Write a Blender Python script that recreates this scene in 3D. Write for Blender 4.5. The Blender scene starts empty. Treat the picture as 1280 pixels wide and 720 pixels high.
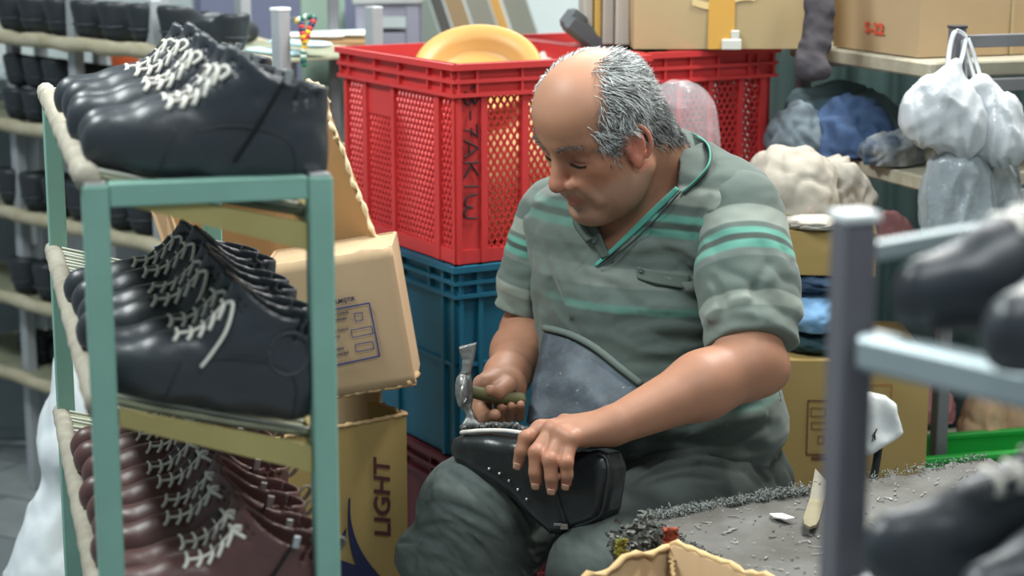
import bpy, bmesh, math, random
import numpy as np
from mathutils import Vector, Matrix, noise as mnoise
random.seed(7)
rng = np.random.default_rng(7)
SC = bpy.context.scene
COL = SC.collection
PI = math.pi
R = math.radians
# ------------------------------------------------------------------ camera
FPX = 2400.0
PITCH = R(11.5)
H = 1.35
CAMP = np.array([0.0, 0.0, H])
RT = np.array([1.0, 0, 0])
FW = np.array([0, math.cos(PITCH), -math.sin(PITCH)])
UP = np.array([0, math.sin(PITCH), math.cos(PITCH)])

def ray(px, py):
    return RT * (px - 640) / FPX + UP * (360 - py) / FPX + FW

def P(px, py, Y):
    "world point seen at photo pixel (px, py) at distance Y along the world's y axis"
    r = ray(px, py)
    return CAMP + r * (Y / r[1])

def PZ(px, py, z):
    "world point seen at photo pixel on the level plane of height z"
    r = ray(px, py)
    return CAMP + r * ((z - H) / r[2])

def PR(p):
    d = np.asarray(p) - CAMP
    w = d @ FW
    return 640 + FPX * (d @ RT) / w, 360 - FPX * (d @ UP) / w

cam_d = bpy.data.cameras.new('camera')
cam = bpy.data.objects.new('camera', cam_d)
COL.objects.link(cam)
cam.location = CAMP
cam.rotation_euler = (PI / 2 - PITCH, 0, 0)
cam_d.sensor_width = 36
cam_d.lens = 36 * FPX / 1280
cam_d.clip_start = 0.05
cam_d.dof.use_dof = True
cam_d.dof.focus_distance = 2.56
cam_d.dof.aperture_fstop = 4.6
SC.camera = cam

# ------------------------------------------------------------------ materials
def srgb(h):
    if isinstance(h, str):
        h = h.lstrip('#')
        c = [int(h[i:i + 2], 16) / 255 for i in (0, 2, 4)]
    else:
        c = list(h)
    return tuple(x / 12.92 if x <= 0.04045 else ((x + 0.055) / 1.055) ** 2.4 for x in c) + (1.0,)

_MATS = {}
def mat(name, col, rough=0.6, metal=0.0, var=None, vscale=8.0, vamt=0.5, bump=0.0, bscale=60.0, spec=0.5,
        spots=None, sscale=30.0, sthr=0.62, sub=0.0, trans=0.0, ior=1.45, alpha=1.0, coat=0.0, attr=None, ramp=None,
        aniso=None, sheen=0.0, wr=None, bdist=0.004, stretch=None, mixattr=None):
    """procedural principled material: base colour, a second colour mixed by noise (var), small spots, bump.
    attr: name of a colour attribute used as base; ramp: (float attribute, [(pos, colour)...])"""
    if name in _MATS:
        return _MATS[name]
    m = bpy.data.materials.new(name)
    m.use_nodes = True
    nt = m.node_tree
    N, L = nt.nodes, nt.links
    b = N['Principled BSDF']
    b.inputs['Roughness'].default_value = rough
    b.inputs['Metallic'].default_value = metal
    b.inputs['Specular IOR Level'].default_value = spec
    b.inputs['IOR'].default_value = ior
    b.inputs['Alpha'].default_value = alpha
    if sub:
        b.inputs['Subsurface Weight'].default_value = sub
        b.inputs['Subsurface Radius'].default_value = (0.012, 0.004, 0.002)
        b.inputs['Subsurface Scale'].default_value = 0.6
    if trans:
        b.inputs['Transmission Weight'].default_value = trans
    if coat:
        b.inputs['Coat Weight'].default_value = coat
        b.inputs['Coat Roughness'].default_value = 0.25
    if sheen:
        b.inputs['Sheen Weight'].default_value = sheen
    tc = N.new('ShaderNodeTexCoord')
    co = tc.outputs['Object']
    if stretch:
        mp = N.new('ShaderNodeMapping')
        mp.inputs['Scale'].default_value = stretch
        L.new(co, mp.inputs['Vector'])
        co = mp.outputs['Vector']
    def noise(scale, detail=4.0, rough_=0.6):
        n = N.new('ShaderNodeTexNoise')
        n.inputs['Scale'].default_value = scale
        n.inputs['Detail'].default_value = detail
        n.inputs['Roughness'].default_value = rough_
        L.new(co, n.inputs['Vector'])
        return n.outputs['Fac']
    def mix(fac, a, c):
        x = N.new('ShaderNodeMix')
        x.data_type = 'RGBA'
        if isinstance(fac, float):
            x.inputs[0].default_value = fac
        else:
            L.new(fac, x.inputs[0])
        for v, s in ((a, x.inputs[6]), (c, x.inputs[7])):
            if isinstance(v, tuple):
                s.default_value = v
            else:
                L.new(v, s)
        return x.outputs[2]
    def rampf(f, lo, hi, amt=1.0):
        r = N.new('ShaderNodeMapRange')
        r.inputs[1].default_value = lo
        r.inputs[2].default_value = hi
        r.inputs[4].default_value = amt
        L.new(f, r.inputs[0])
        return r.outputs[0]
    base = srgb(col) if col else (0.5, 0.5, 0.5, 1)
    if attr:
        a = N.new('ShaderNodeAttribute')
        a.attribute_name = attr
        base = a.outputs['Color']
    if ramp:
        a = N.new('ShaderNodeAttribute')
        a.attribute_name = ramp[0]
        cr = N.new('ShaderNodeValToRGB')
        cr.color_ramp.interpolation = 'LINEAR'
        e = cr.color_ramp.elements
        e[0].position, e[0].color = ramp[1][0][0], srgb(ramp[1][0][1])
        e[1].position, e[1].color = ramp[1][-1][0], srgb(ramp[1][-1][1])
        for p_, c_ in ramp[1][1:-1]:
            q = e.new(p_)
            q.color = srgb(c_)
        L.new(a.outputs['Fac'], cr.inputs['Fac'])
        base = cr.outputs['Color']
    if var:
        base = mix(rampf(noise(vscale), 0.35, 0.68, vamt), base, srgb(var))
    if spots:
        base = mix(rampf(noise(sscale, 6.0, 0.75), sthr, sthr + 0.06), base, srgb(spots))
    if mixattr:
        a = N.new('ShaderNodeAttribute')
        a.attribute_name = mixattr[0]
        base = mix(a.outputs['Fac'], base, srgb(mixattr[1]))
    if isinstance(base, tuple):
        b.inputs['Base Color'].default_value = base
    else:
        L.new(base, b.inputs['Base Color'])
    if bump:
        bp = N.new('ShaderNodeBump')
        bp.inputs['Strength'].default_value = bump
        bp.inputs['Distance'].default_value = min(bdist, .14 / bscale)
        L.new(noise(bscale, 5.0), bp.inputs['Height'])
        L.new(bp.outputs['Normal'], b.inputs['Normal'])
    if wr:      # fine creases: ridged noise (scale, strength, depth, stretch)
        mp1 = N.new('ShaderNodeMapping'); mp1.inputs['Rotation'].default_value = wr[4] if len(wr) > 4 else (.3, .5, .6)
        L.new(tc.outputs['Object'], mp1.inputs['Vector'])
        mp2 = N.new('ShaderNodeMapping'); mp2.inputs['Scale'].default_value = wr[3]
        L.new(mp1.outputs['Vector'], mp2.inputs['Vector'])
        nr = N.new('ShaderNodeTexNoise'); nr.noise_type = 'RIDGED_MULTIFRACTAL'
        nr.inputs['Scale'].default_value = wr[0]; nr.inputs['Detail'].default_value = 3.0; nr.inputs['Distortion'].default_value = 1.1
        L.new(mp2.outputs['Vector'], nr.inputs['Vector'])
        b2 = N.new('ShaderNodeBump'); b2.inputs['Strength'].default_value = wr[1]; b2.inputs['Distance'].default_value = wr[2]; b2.invert = True
        L.new(nr.outputs['Fac'], b2.inputs['Height'])
        if bump: L.new(bp.outputs['Normal'], b2.inputs['Normal'])
        L.new(b2.outputs['Normal'], b.inputs['Normal'])
    _MATS[name] = m
    return m

# ------------------------------------------------------------------ objects
def tag(o, label=None, cat=None, group=None, kind=None):
    if label: o['label'] = label
    if cat: o['category'] = cat
    if group: o['group'] = group
    if kind: o['kind'] = kind
    return o

def thing(name, label, cat, loc=(0, 0, 0), rot=(0, 0, 0), group=None):
    o = bpy.data.objects.new(name, None)
    o.empty_display_size = 0.05
    COL.objects.link(o)
    o.location = loc
    o.rotation_euler = rot
    o['own'] = 1
    del o['own']
    return tag(o, label, cat, group)

def wmat(o):
    m = Matrix.LocRotScale(o.location, o.rotation_euler, o.scale)
    return wmat(o.parent) @ m if o.parent else m

class MB:
    "collects shapes; build() links them as ONE mesh object"
    def __init__(s):
        s.v, s.f, s.n = [], [], 0
    def add(s, v, f):
        v = np.asarray(v, float).reshape(-1, 3)
        s.v.append(v)
        s.f += [tuple(int(i) + s.n for i in q) for q in f]
        s.n += len(v)
        return s
    def box(s, c, size, rot=None, bev=0.0):
        "box with chamfered edges"
        hx, hy, hz = np.asarray(size, float) / 2
        if bev <= 0:
            bev = min(hx, hy, hz) * 0.12
        bev = min(bev, min(hx, hy, hz) * 0.49)
        bm = bmesh.new()
        bmesh.ops.create_cube(bm, size=1)
        for v in bm.verts:
            v.co = (v.co.x * 2 * hx, v.co.y * 2 * hy, v.co.z * 2 * hz)
        bmesh.ops.bevel(bm, geom=bm.edges[:], offset=bev, segments=1, affect='EDGES')
        v = np.array([x.co[:] for x in bm.verts])
        bm.verts.index_update()
        f = [[x.index for x in q.verts] for q in bm.faces]
        bm.free()
        if rot is not None:
            v = v @ np.asarray(rot).T
        return s.add(v + np.asarray(c), f)
    def bar(s, a, b, w, h, up=(0, 0, 1), bev=0.0):
        a, b = np.asarray(a, float), np.asarray(b, float)
        d = b - a
        Ln = np.linalg.norm(d)
        x = d / Ln
        u = np.asarray(up, float)
        y = np.cross(u, x)
        if np.linalg.norm(y) < 1e-6:
            y = np.cross([0, 1, 0], x)
        y /= np.linalg.norm(y)
        z = np.cross(x, y)
        return s.box((a + b) / 2, (Ln, w, h), np.stack([x, y, z], 1), bev)
    def tube(s, pts, r, n=8, cap=True, flat=None):
        pts = np.asarray(pts, float)
        m = len(pts)
        rr = np.full(m, r, float) if np.isscalar(r) else np.asarray(r, float)
        t = np.gradient(pts, axis=0)
        t /= np.linalg.norm(t, axis=1)[:, None] + 1e-12
        ref = np.array([0, 0, 1.0]) if abs(t[0][2]) < 0.9 else np.array([1.0, 0, 0])
        nrm = np.cross(t[0], ref)
        nrm /= np.linalg.norm(nrm)
        V = []
        for i in range(m):
            nrm = nrm - t[i] * (nrm @ t[i])
            nrm /= np.linalg.norm(nrm) + 1e-12
            bn = np.cross(t[i], nrm)
            for k in range(n):
                a = 2 * PI * k / n
                V.append(pts[i] + rr[i] * (math.cos(a) * nrm + math.sin(a) * bn * (flat or 1.0)))
        F = [(i * n + k, i * n + (k + 1) % n, (i + 1) * n + (k + 1) % n, (i + 1) * n + k) for i in range(m - 1) for k in range(n)]
        if cap:
            F += [tuple(range(n))[::-1], tuple((m - 1) * n + k for k in range(n))]
        return s.add(V, F)
    def lathe(s, prof, n=32, M=None):
        V, F = [], []
        m = len(prof)
        for r, z in prof:
            for k in range(n):
                a = 2 * PI * k / n
                V.append((r * math.cos(a), r * math.sin(a), z))
        for i in range(m - 1):
            for k in range(n):
                F.append((i * n + k, i * n + (k + 1) % n, (i + 1) * n + (k + 1) % n, (i + 1) * n + k))
        V = np.array(V)
        if M is not None:
            M = np.array(M)
            V = V @ M[:3, :3].T + M[:3, 3]
        return s.add(V, F)
    def prism(s, poly, off):
        "polygon (3d points, planar) extruded by the vector off"
        p = np.asarray(poly, float)
        n = len(p)
        V = np.concatenate([p, p + np.asarray(off)])
        F = [tuple(range(n))[::-1], tuple(range(n, 2 * n))]
        F += [(i, (i + 1) % n, n + (i + 1) % n, n + i) for i in range(n)]
        return s.add(V, F)
    def ball(s, c, r, u=10, w=7):
        r = np.full(3, r) if np.isscalar(r) else np.asarray(r)
        prof = [(math.sin(PI * i / w), -math.cos(PI * i / w)) for i in range(w + 1)]
        prof[0] = (0.001, -1); prof[-1] = (0.001, 1)
        q = MB().lathe(prof, u)
        return s.add(np.concatenate(q.v) * r + np.asarray(c), q.f)
    def sheet(s, top, th):
        "grid of points (n,m,3) given thickness th along -normal"
        g = np.asarray(top, float)
        n, m = g.shape[:2]
        du = np.gradient(g, axis=0)
        dv = np.gradient(g, axis=1)
        nr = np.cross(du, dv)
        nr /= np.linalg.norm(nr, axis=2)[..., None] + 1e-12
        V = np.concatenate([g.reshape(-1, 3), (g - nr * th).reshape(-1, 3)])
        o = n * m
        F = []
        for i in range(n - 1):
            for j in range(m - 1):
                a = i * m + j
                F.append((a, a + m, a + m + 1, a + 1))
                F.append((o + a, o + a + 1, o + a + m + 1, o + a + m))
        def side(ids):
            for a, b in zip(ids[:-1], ids[1:]):
                F.append((a, b, o + b, o + a))
        side([j for j in range(m)])
        side([i * m + m - 1 for i in range(n)])
        side([(n - 1) * m + j for j in range(m)][::-1])
        side([i * m for i in range(n)][::-1])
        return s.add(V, F)
    def build(s, name, m, parent=None, smooth=False, world=True, mats=None, **kw):
        V = np.concatenate(s.v) if s.v else np.zeros((0, 3))
        return meshobj(name, V, s.f, m, parent, smooth, world, **kw)

def meshobj(name, V, F, m, parent=None, smooth=False, world=True, attrs=None, angle=None, label=None):
    "world=True: V is in world coordinates and is brought into the parent's frame"
    V = np.asarray(V, float)
    me = bpy.data.meshes.new(name)
    if parent is not None and world:
        Mi = np.array(wmat(parent).inverted())
        V = V @ Mi[:3, :3].T + Mi[:3, 3]
    loc = None
    if parent is None and len(V):
        lo, hi = V.min(0), V.max(0)
        loc = np.array([(lo[0] + hi[0]) / 2, (lo[1] + hi[1]) / 2, lo[2]])
        V = V - loc
    if isinstance(F, np.ndarray):
        k = F.shape[1]
        me.vertices.add(len(V))
        me.vertices.foreach_set('co', V.astype(np.float32).ravel())
        me.loops.add(F.size)
        me.loops.foreach_set('vertex_index', F.astype(np.int32).ravel())
        me.polygons.add(len(F))
        me.polygons.foreach_set('loop_start', np.arange(0, F.size, k, dtype=np.int32))
        me.update(calc_edges=True)
        me.validate()
    else:
        me.from_pydata(V.tolist(), [], F)
        bm = bmesh.new()
        bm.from_mesh(me)
        bmesh.ops.recalc_face_normals(bm, faces=bm.faces[:])
        bm.to_mesh(me)
        bm.free()
    if smooth:
        me.polygons.foreach_set('use_smooth', np.ones(len(me.polygons), bool))
        if angle:
            try:
                me.set_sharp_from_angle(angle=R(angle))
            except Exception:
                pass
    if attrs:
        for an, av in attrs.items():
            av = np.asarray(av, np.float32)
            if av.ndim == 1:
                a = me.attributes.new(an, 'FLOAT', 'POINT')
                a.data.foreach_set('value', av)
            else:
                a = me.attributes.new(an, 'FLOAT_COLOR', 'POINT')
                if av.shape[1] == 3:
                    av = np.concatenate([av, np.ones((len(av), 1), np.float32)], 1)
                a.data.foreach_set('color', av.ravel())
    if m is not None:
        me.materials.append(m)
    o = bpy.data.objects.new(name, me)
    COL.objects.link(o)
    if parent is not None:
        o.parent = parent
    elif loc is not None:
        o.location = loc
    if label: o['label'] = label
    return o

KIDS = {}
def copy_tree(o, parent=None):
    c = o.copy()
    COL.objects.link(c)
    if parent is not None:
        c.parent = parent
    for ch in [x for x in COL.objects if x.parent == o]:
        copy_tree(ch, c)
    return c

def text_mesh(txt, size, shear=0.0, bold=0.0, align='LEFT', extrude=0.0004):
    "letters as a flat mesh in the xy plane: returns verts, faces"
    cu = bpy.data.curves.new('letters', 'FONT')
    cu.body = txt
    cu.size = size
    cu.shear = shear
    cu.offset = bold
    cu.align_x = align
    cu.extrude = extrude
    cu.resolution_u = 3
    o = bpy.data.objects.new('letters', cu)
    COL.objects.link(o)
    bpy.context.view_layer.update()
    dg = bpy.context.evaluated_depsgraph_get()
    me = bpy.data.meshes.new_from_object(o.evaluated_get(dg))
    V = np.array([v.co[:] for v in me.vertices]).reshape(-1, 3)
    F = [tuple(p.vertices) for p in me.polygons]
    bpy.data.objects.remove(o)
    bpy.data.curves.remove(cu)
    bpy.data.meshes.remove(me)
    return V, F

# ------------------------------------------------------------------ noise (numpy)
_perm = np.random.default_rng(3).permutation(256).astype(np.int32)
_perm = np.concatenate([_perm, _perm])
_grad = np.random.default_rng(4).normal(size=(256, 3)).astype(np.float32)
_grad /= np.linalg.norm(_grad, axis=1)[:, None]
def gnoise(p):
    p = np.asarray(p, np.float32)
    i = np.floor(p).astype(np.int32)
    f = p - i
    i &= 255
    u = f * f * f * (f * (f * 6 - 15) + 10)
    out = np.zeros(len(p), np.float32)
    for dx in (0, 1):
        for dy in (0, 1):
            for dz in (0, 1):
                h = _perm[_perm[_perm[(i[:, 0] + dx) & 255] + ((i[:, 1] + dy) & 255)] + ((i[:, 2] + dz) & 255)]
                g = _grad[h]
                d = g[:, 0] * (f[:, 0] - dx) + g[:, 1] * (f[:, 1] - dy) + g[:, 2] * (f[:, 2] - dz)
                w = (u[:, 0] if dx else 1 - u[:, 0]) * (u[:, 1] if dy else 1 - u[:, 1]) * (u[:, 2] if dz else 1 - u[:, 2])
                out += w * d
    return out * 1.6
def fbm(p, oct=3):
    a, s, o = 1.0, 0.0, np.asarray(p, np.float32)
    for k in range(oct):
        s = s + a * gnoise(o)
        o = o * 2.03 + 17.1
        a *= 0.5
    return s
def ridged(p, oct=3):
    a, s, o = 1.0, 0.0, np.asarray(p, np.float32)
    for k in range(oct):
        s = s + a * (1 - np.abs(gnoise(o)) * 2)
        o = o * 2.03 + 11.7
        a *= 0.5
    return s - 0.8

# ------------------------------------------------------------------ signed distance modelling
f32 = lambda a: np.asarray(a, np.float32)
def unit(v):
    v = np.asarray(v, float)
    return v / np.linalg.norm(v)

def frame(x, up=(0, 0, 1)):
    "rows: x axis, y axis, z axis"
    x = unit(x)
    y = unit(np.cross(up, x))
    z = np.cross(x, y)
    return np.stack([x, y, z])

def d_cone(a, b, ra, rb, sq=None):
    "round cone; sq=(axis, factor): squash across the given axis"
    a = np.asarray(a, np.float32); b = np.asarray(b, np.float32)
    def f(p):
        if sq is not None:
            ax, k = np.asarray(unit(sq[0]), np.float32), sq[1]
            q = p - a
            p = p + (q @ ax)[:, None] * ax * (1 / k - 1)
        ba = b - a
        l2 = float(ba @ ba)
        h = np.clip(((p - a) @ ba) / l2, 0, 1)
        d = np.linalg.norm(p - a - h[:, None] * ba, axis=1) - (ra + (rb - ra) * h)
        return d * (min(1, sq[1]) if sq is not None else 1)
    return f

def d_ell(c, r, M=None):
    c = np.asarray(c, np.float32); r = np.asarray(r, np.float32)
    M = None if M is None else np.asarray(M, np.float32)
    def f(p):
        q = p - c
        if M is not None:
            q = q @ M.T
        k0 = np.linalg.norm(q / r, axis=1)
        k1 = np.linalg.norm(q / (r * r), axis=1)
        return np.where(k0 < 1e-4, -r.min(), k0 * (k0 - 1) / np.maximum(k1, 1e-6))
    return f

def d_box(c, half, M=None, rad=0.005):
    c = np.asarray(c, np.float32); hf = np.asarray(half, np.float32) - rad
    M = None if M is None else np.asarray(M, np.float32)
    def f(p):
        q = p - c
        if M is not None:
            q = q @ M.T
        q = np.abs(q) - hf
        return np.linalg.norm(np.maximum(q, 0), axis=1) + np.minimum(q.max(1), 0) - rad
    return f

def d_chain(pts, rs):
    fs = [d_cone(pts[i], pts[i + 1], rs[i], rs[i + 1]) for i in range(len(pts) - 1)]
    def f(p):
        d = fs[0](p)
        for g in fs[1:]:
            d = np.minimum(d, g(p))
        return d
    return f

def rotz(a): return np.array([[math.cos(a), math.sin(a), 0], [-math.sin(a), math.cos(a), 0], [0, 0, 1]])
def roty(a): return np.array([[math.cos(a), 0, math.sin(a)], [0, 1, 0], [-math.sin(a), 0, math.cos(a)]])
def rotx(a): return np.array([[1, 0, 0], [0, math.cos(a), math.sin(a)], [0, -math.sin(a), math.cos(a)]])

class SDF:
    def __init__(s):
        s.ops = []
    def u(s, f, k=0.0):
        s.ops.append(('u', f, k)); return s
    def sub(s, f, k=0.0):
        s.ops.append(('s', f, k)); return s
    def inter(s, f, k=0.0):
        s.ops.append(('i', f, k)); return s
    def disp(s, f, amp):
        "adds f(p), |f| <= amp, to the distance"
        s.ops.append(('d', f, amp)); return s
    def __call__(s, p, pad=None, c=None):
        d = np.full(len(p), 9.0, np.float32)
        for op, f, k in s.ops:
            if pad is not None and op in 'us' and float(f(c)[0]) > pad * 1.3 + k + 0.004:
                continue
            if op == 'd':
                d = d + f(p)
                continue
            e = f(p)
            if op == 'u':
                if k > 0:
                    h = np.maximum(k - np.abs(d - e), 0) / k
                    d = np.minimum(d, e) - h * h * k * 0.25
                else:
                    d = np.minimum(d, e)
            elif op == 's':
                e = -e
                if k > 0:
                    h = np.maximum(k - np.abs(d - e), 0) / k
                    d = np.maximum(d, e) + h * h * k * 0.25
                else:
                    d = np.maximum(d, e)
            else:
                if k > 0:
                    h = np.maximum(k - np.abs(d - e), 0) / k
                    d = np.maximum(d, e) + h * h * k * 0.25
                else:
                    d = np.maximum(d, e)
        return d
    def trace(s, px, py, y0=1.6, y1=3.4):
        "first hit of the camera ray through the photo pixel"
        r = ray(px, py); r = r / np.linalg.norm(r)
        t = y0
        for _ in range(160):
            q = CAMP + r * t
            d = float(s(q[None].astype(np.float32))[0])
            if d < 0.0006:
                return q
            t += max(d * 0.7, 0.0006)
            if t > y1:
                return None
        return CAMP + r * t
    def normal(s, q, e=0.003):
        q = np.asarray(q, np.float32)
        E = np.eye(3, dtype=np.float32) * e
        pts = np.concatenate([q + E, q - E])
        d = s(pts)
        return unit(d[:3] - d[3:])

def surface(sdf, lo, hi, vox, smooth=1):
    "naive surface nets over the active blocks: verts, quads"
    lo = np.asarray(lo, float); hi = np.asarray(hi, float)
    B = 16
    nb = np.ceil((hi - lo) / (vox * B)).astype(int)
    n = nb * B
    g = np.arange(B + 1)
    loc = np.stack(np.meshgrid(g, g, g, indexing='ij'), -1).reshape(-1, 3)
    half = vox * B * 0.5 * math.sqrt(3) * 1.08
    keys, verts, quads, qflip = [], [], [], []
    NY, NZ = int(n[1]) + 2, int(n[2]) + 2
    key = lambda i, j, k: ((i + 1).astype(np.int64) * NY + (j + 1)) * NZ + (k + 1)
    bi = np.stack(np.meshgrid(*[np.arange(x) for x in nb], indexing='ij'), -1).reshape(-1, 3)
    cen = (lo + (bi + 0.5) * B * vox).astype(np.float32)
    slack = sum(k for o, f, k in sdf.ops if o == 'd') + 0.012
    dc = sdf(cen)
    act = np.abs(dc) < half * 1.5 + slack
    corners = np.array([(a, b, c) for a in (0, 1) for b in (0, 1) for c in (0, 1)])
    edges = [(a, b) for a in range(8) for b in range(a + 1, 8) if np.abs(corners[a] - corners[b]).sum() == 1]
    for b0, c0 in zip(bi[act], cen[act]):
        o = b0 * B
        pts = (lo + (loc + o) * vox).astype(np.float32)
        D = sdf(pts, pad=half + slack, c=c0[None]).reshape(B + 1, B + 1, B + 1)
        S = D < 0
        if S.all() or not S.any():
            continue
        cs = [S[a:a + B, b:b + B, c:c + B] for a, b, c in corners]
        cnt = sum(x.astype(np.int8) for x in cs)
        I = np.argwhere((cnt > 0) & (cnt < 8))
        if len(I):
            dv = np.stack([D[I[:, 0] + a, I[:, 1] + b, I[:, 2] + c] for a, b, c in corners], 1)
            acc = np.zeros((len(I), 3)); w = np.zeros(len(I))
            for a, b in edges:
                m = (dv[:, a] < 0) != (dv[:, b] < 0)
                t = np.where(m, dv[:, a] / np.where(m, dv[:, a] - dv[:, b], 1), 0)
                acc += m[:, None] * (corners[a] + t[:, None] * (corners[b] - corners[a]))
                w += m
            verts.append(lo + (I + o + acc / w[:, None]) * vox)
            keys.append(key(I[:, 0] + o[0], I[:, 1] + o[1], I[:, 2] + o[2]))
        for ax in range(3):
            sl = [slice(0, B)] * 3; sh = [slice(0, B)] * 3
            sh[ax] = slice(1, B + 1)
            a, b = S[tuple(sl)], S[tuple(sh)]
            E = np.argwhere(a != b)
            if not len(E):
                continue
            fl = a[tuple(E.T)]
            G = E + o
            u_, v_ = [(1, 2), (2, 0), (0, 1)][ax]
            def off(du, dv_):
                q = G.copy(); q[:, u_] -= du; q[:, v_] -= dv_
                return key(q[:, 0], q[:, 1], q[:, 2])
            Q = np.stack([off(1, 1), off(0, 1), off(0, 0), off(1, 0)], 1)
            Q[~fl] = Q[~fl][:, ::-1]
            quads.append(Q)
    K = np.concatenate(keys); V = np.concatenate(verts); Q = np.concatenate(quads)
    od = np.argsort(K); K = K[od]; V = V[od]
    ix = np.searchsorted(K, Q)
    ix = np.minimum(ix, len(K) - 1)
    ok = (K[ix] == Q).all(1)
    F = ix[ok]
    for _ in range(smooth):
        V = lap(V, F, 0.5)
    return V, F

def lap(V, F, a=0.5):
    acc = np.zeros_like(V); w = np.zeros(len(V))
    for i in range(4):
        p, q = F[:, i], F[:, (i + 1) % 4]
        for k in range(3):
            acc[:, k] += np.bincount(p, V[q, k], len(V)) + np.bincount(q, V[p, k], len(V))
        w += np.bincount(p, minlength=len(V)) + np.bincount(q, minlength=len(V))
    w = np.maximum(w, 1)[:, None]
    return V + a * (acc / w - V)

def biggest(V, F):
    "keeps the largest connected piece"
    lab = np.arange(len(V))
    while True:
        m = lab[F].min(1)
        new = lab.copy()
        for i in range(4):
            np.minimum.at(new, F[:, i], m)
        new = new[new]
        if (new == lab).all(): break
        lab = new
    w = np.bincount(lab, minlength=len(V)).argmax()
    keep = lab == w
    ix = np.cumsum(keep) - 1
    return V[keep], ix[F[keep[F[:, 0]]]]

def sdfobj(name, sdf, lo, hi, vox, m, parent=None, smooth=1, attrs=None, world=True, keep=False):
    V, F = surface(sdf, lo, hi, vox, smooth)
    V, F = biggest(V, F)
    A = {k: f(V) for k, f in attrs.items()} if attrs else None
    o = meshobj(name, V, F, m, parent, True, world, attrs=A)
    return (o, V, F) if keep else o

def smoothstep(a, b, x):
    t = np.clip((x - a) / (b - a), 0, 1)
    return t * t * (3 - 2 * t)
# ================================================================== the room
def plane_grid(name, p0, e1, e2, m, kind='structure', label=None, cat=None):
    p0, e1, e2 = map(lambda a: np.asarray(a, float), (p0, e1, e2))
    n = unit(np.cross(e1, e2))
    mb = MB().prism([p0, p0 + e1, p0 + e1 + e2, p0 + e2], -n * .04)
    return tag(mb.build(name, m), label, cat, kind=kind)
def tile_mat(name, c1, c2, gap, size):
    m = bpy.data.materials.new(name); m.use_nodes = True
    nt = m.node_tree; N, L = nt.nodes, nt.links
    b = N['Principled BSDF']; b.inputs['Roughness'].default_value = .55
    tc = N.new('ShaderNodeTexCoord'); mp = N.new('ShaderNodeMapping'); L.new(tc.outputs['Object'], mp.inputs[0])
    mp.inputs['Rotation'].default_value = (0, 0, .5)
    br = N.new('ShaderNodeTexBrick'); L.new(mp.outputs[0], br.inputs[0])
    br.offset = .5; br.inputs['Scale'].default_value = size; br.inputs['Mortar Size'].default_value = .012
    br.inputs['Color1'].default_value = srgb(c1); br.inputs['Color2'].default_value = srgb(c2); br.inputs['Mortar'].default_value = srgb(gap)
    br.inputs['Brick Width'].default_value = 1.0; br.inputs['Row Height'].default_value = .7
    no = N.new('ShaderNodeTexNoise'); no.inputs['Scale'].default_value = 9; no.inputs['Detail'].default_value = 6; L.new(tc.outputs['Object'], no.inputs[0])
    mx = N.new('ShaderNodeMix'); mx.data_type = 'RGBA'; mx.blend_type = 'MULTIPLY'; mx.inputs[0].default_value = .5
    L.new(br.outputs['Color'], mx.inputs[6]); L.new(no.outputs['Fac'], mx.inputs[7]); L.new(mx.outputs[2], b.inputs['Base Color'])
    return m
plane_grid('floor', (-3.0, .4, 0), (6.0, 0, 0), (0, 5.4, 0), tile_mat('stone_tiles', '#a9b0b2', '#949b9e', '#6d7375', 3.2))
plane_grid('wall_back', (-3.0, 5.7, 0), (6.0, 0, 0), (0, 0, 3.0), mat('plaster', '#c9d2d0', rough=.9, var='#aab4b3', vscale=2, bump=.2, bscale=30))
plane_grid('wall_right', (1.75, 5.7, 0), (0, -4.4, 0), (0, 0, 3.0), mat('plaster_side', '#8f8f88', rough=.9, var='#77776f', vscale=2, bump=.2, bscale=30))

# ================================================================== crates
m_red = mat('red_plastic', '#c43a3a', rough=.45, spec=.4, var='#b03036', vscale=5, vamt=.5, spots='#d9827c', sscale=45, sthr=.70, bump=.1, bscale=60)
m_redd = mat('maroon_plastic', '#6a2630', rough=.5, var='#521d27', vscale=5)
m_blu = mat('blue_plastic', '#1f6580', rough=.45, spec=.4, var='#194f67', vscale=4, vamt=.7, spots='#7ba3ae', sscale=50, sthr=.72, bump=.1, bscale=60)
YAW = R(30)
EX = np.array([math.cos(YAW), math.sin(YAW), 0]); EY = np.array([-math.sin(YAW), math.cos(YAW), 0]); EZ = np.array([0, 0, 1.])
def solve_len(A, d, px):
    lo, hi = 0.0, 1.5
    s = 1 if PR(A + d * .1)[0] > PR(A)[0] else -1
    for _ in range(50):
        m_ = (lo + hi) / 2
        if s * (PR(A + d * m_)[0] - px) < 0: lo = m_
        else: hi = m_
    return lo
def lattice(mb, o, eu, ev, w, h, pitch, th, nrm, dep=.004):
    "diamond grid of thin bars filling the rectangle o + [0,w] eu + [0,h] ev"
    for sgn in (1, -1):
        k = -h
        while k < w + h:
            # line u = k + sgn*t*.62
            pts = []
            sl = .62
            for vv in (0.0, h):
                pts.append((k + sgn * vv * sl, vv))
            (u0, v0), (u1, v1) = pts
            t0, t1 = 0.0, 1.0
            du = u1 - u0
            ta, tb = sorted(((0 - u0) / du, (w - u0) / du))
            t0, t1 = max(t0, ta), min(t1, tb)
            if t1 - t0 > .01:
                a = o + eu * (u0 + du * t0) + ev * (v0 + (v1 - v0) * t0)
                b = o + eu * (u0 + du * t1) + ev * (v0 + (v1 - v0) * t1)
                d_ = unit(b - a); s_ = np.cross(nrm, d_) * th / 2
                mb.prism([a - s_, b - s_, b + s_, a + s_], nrm * dep)
            k += pitch
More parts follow.
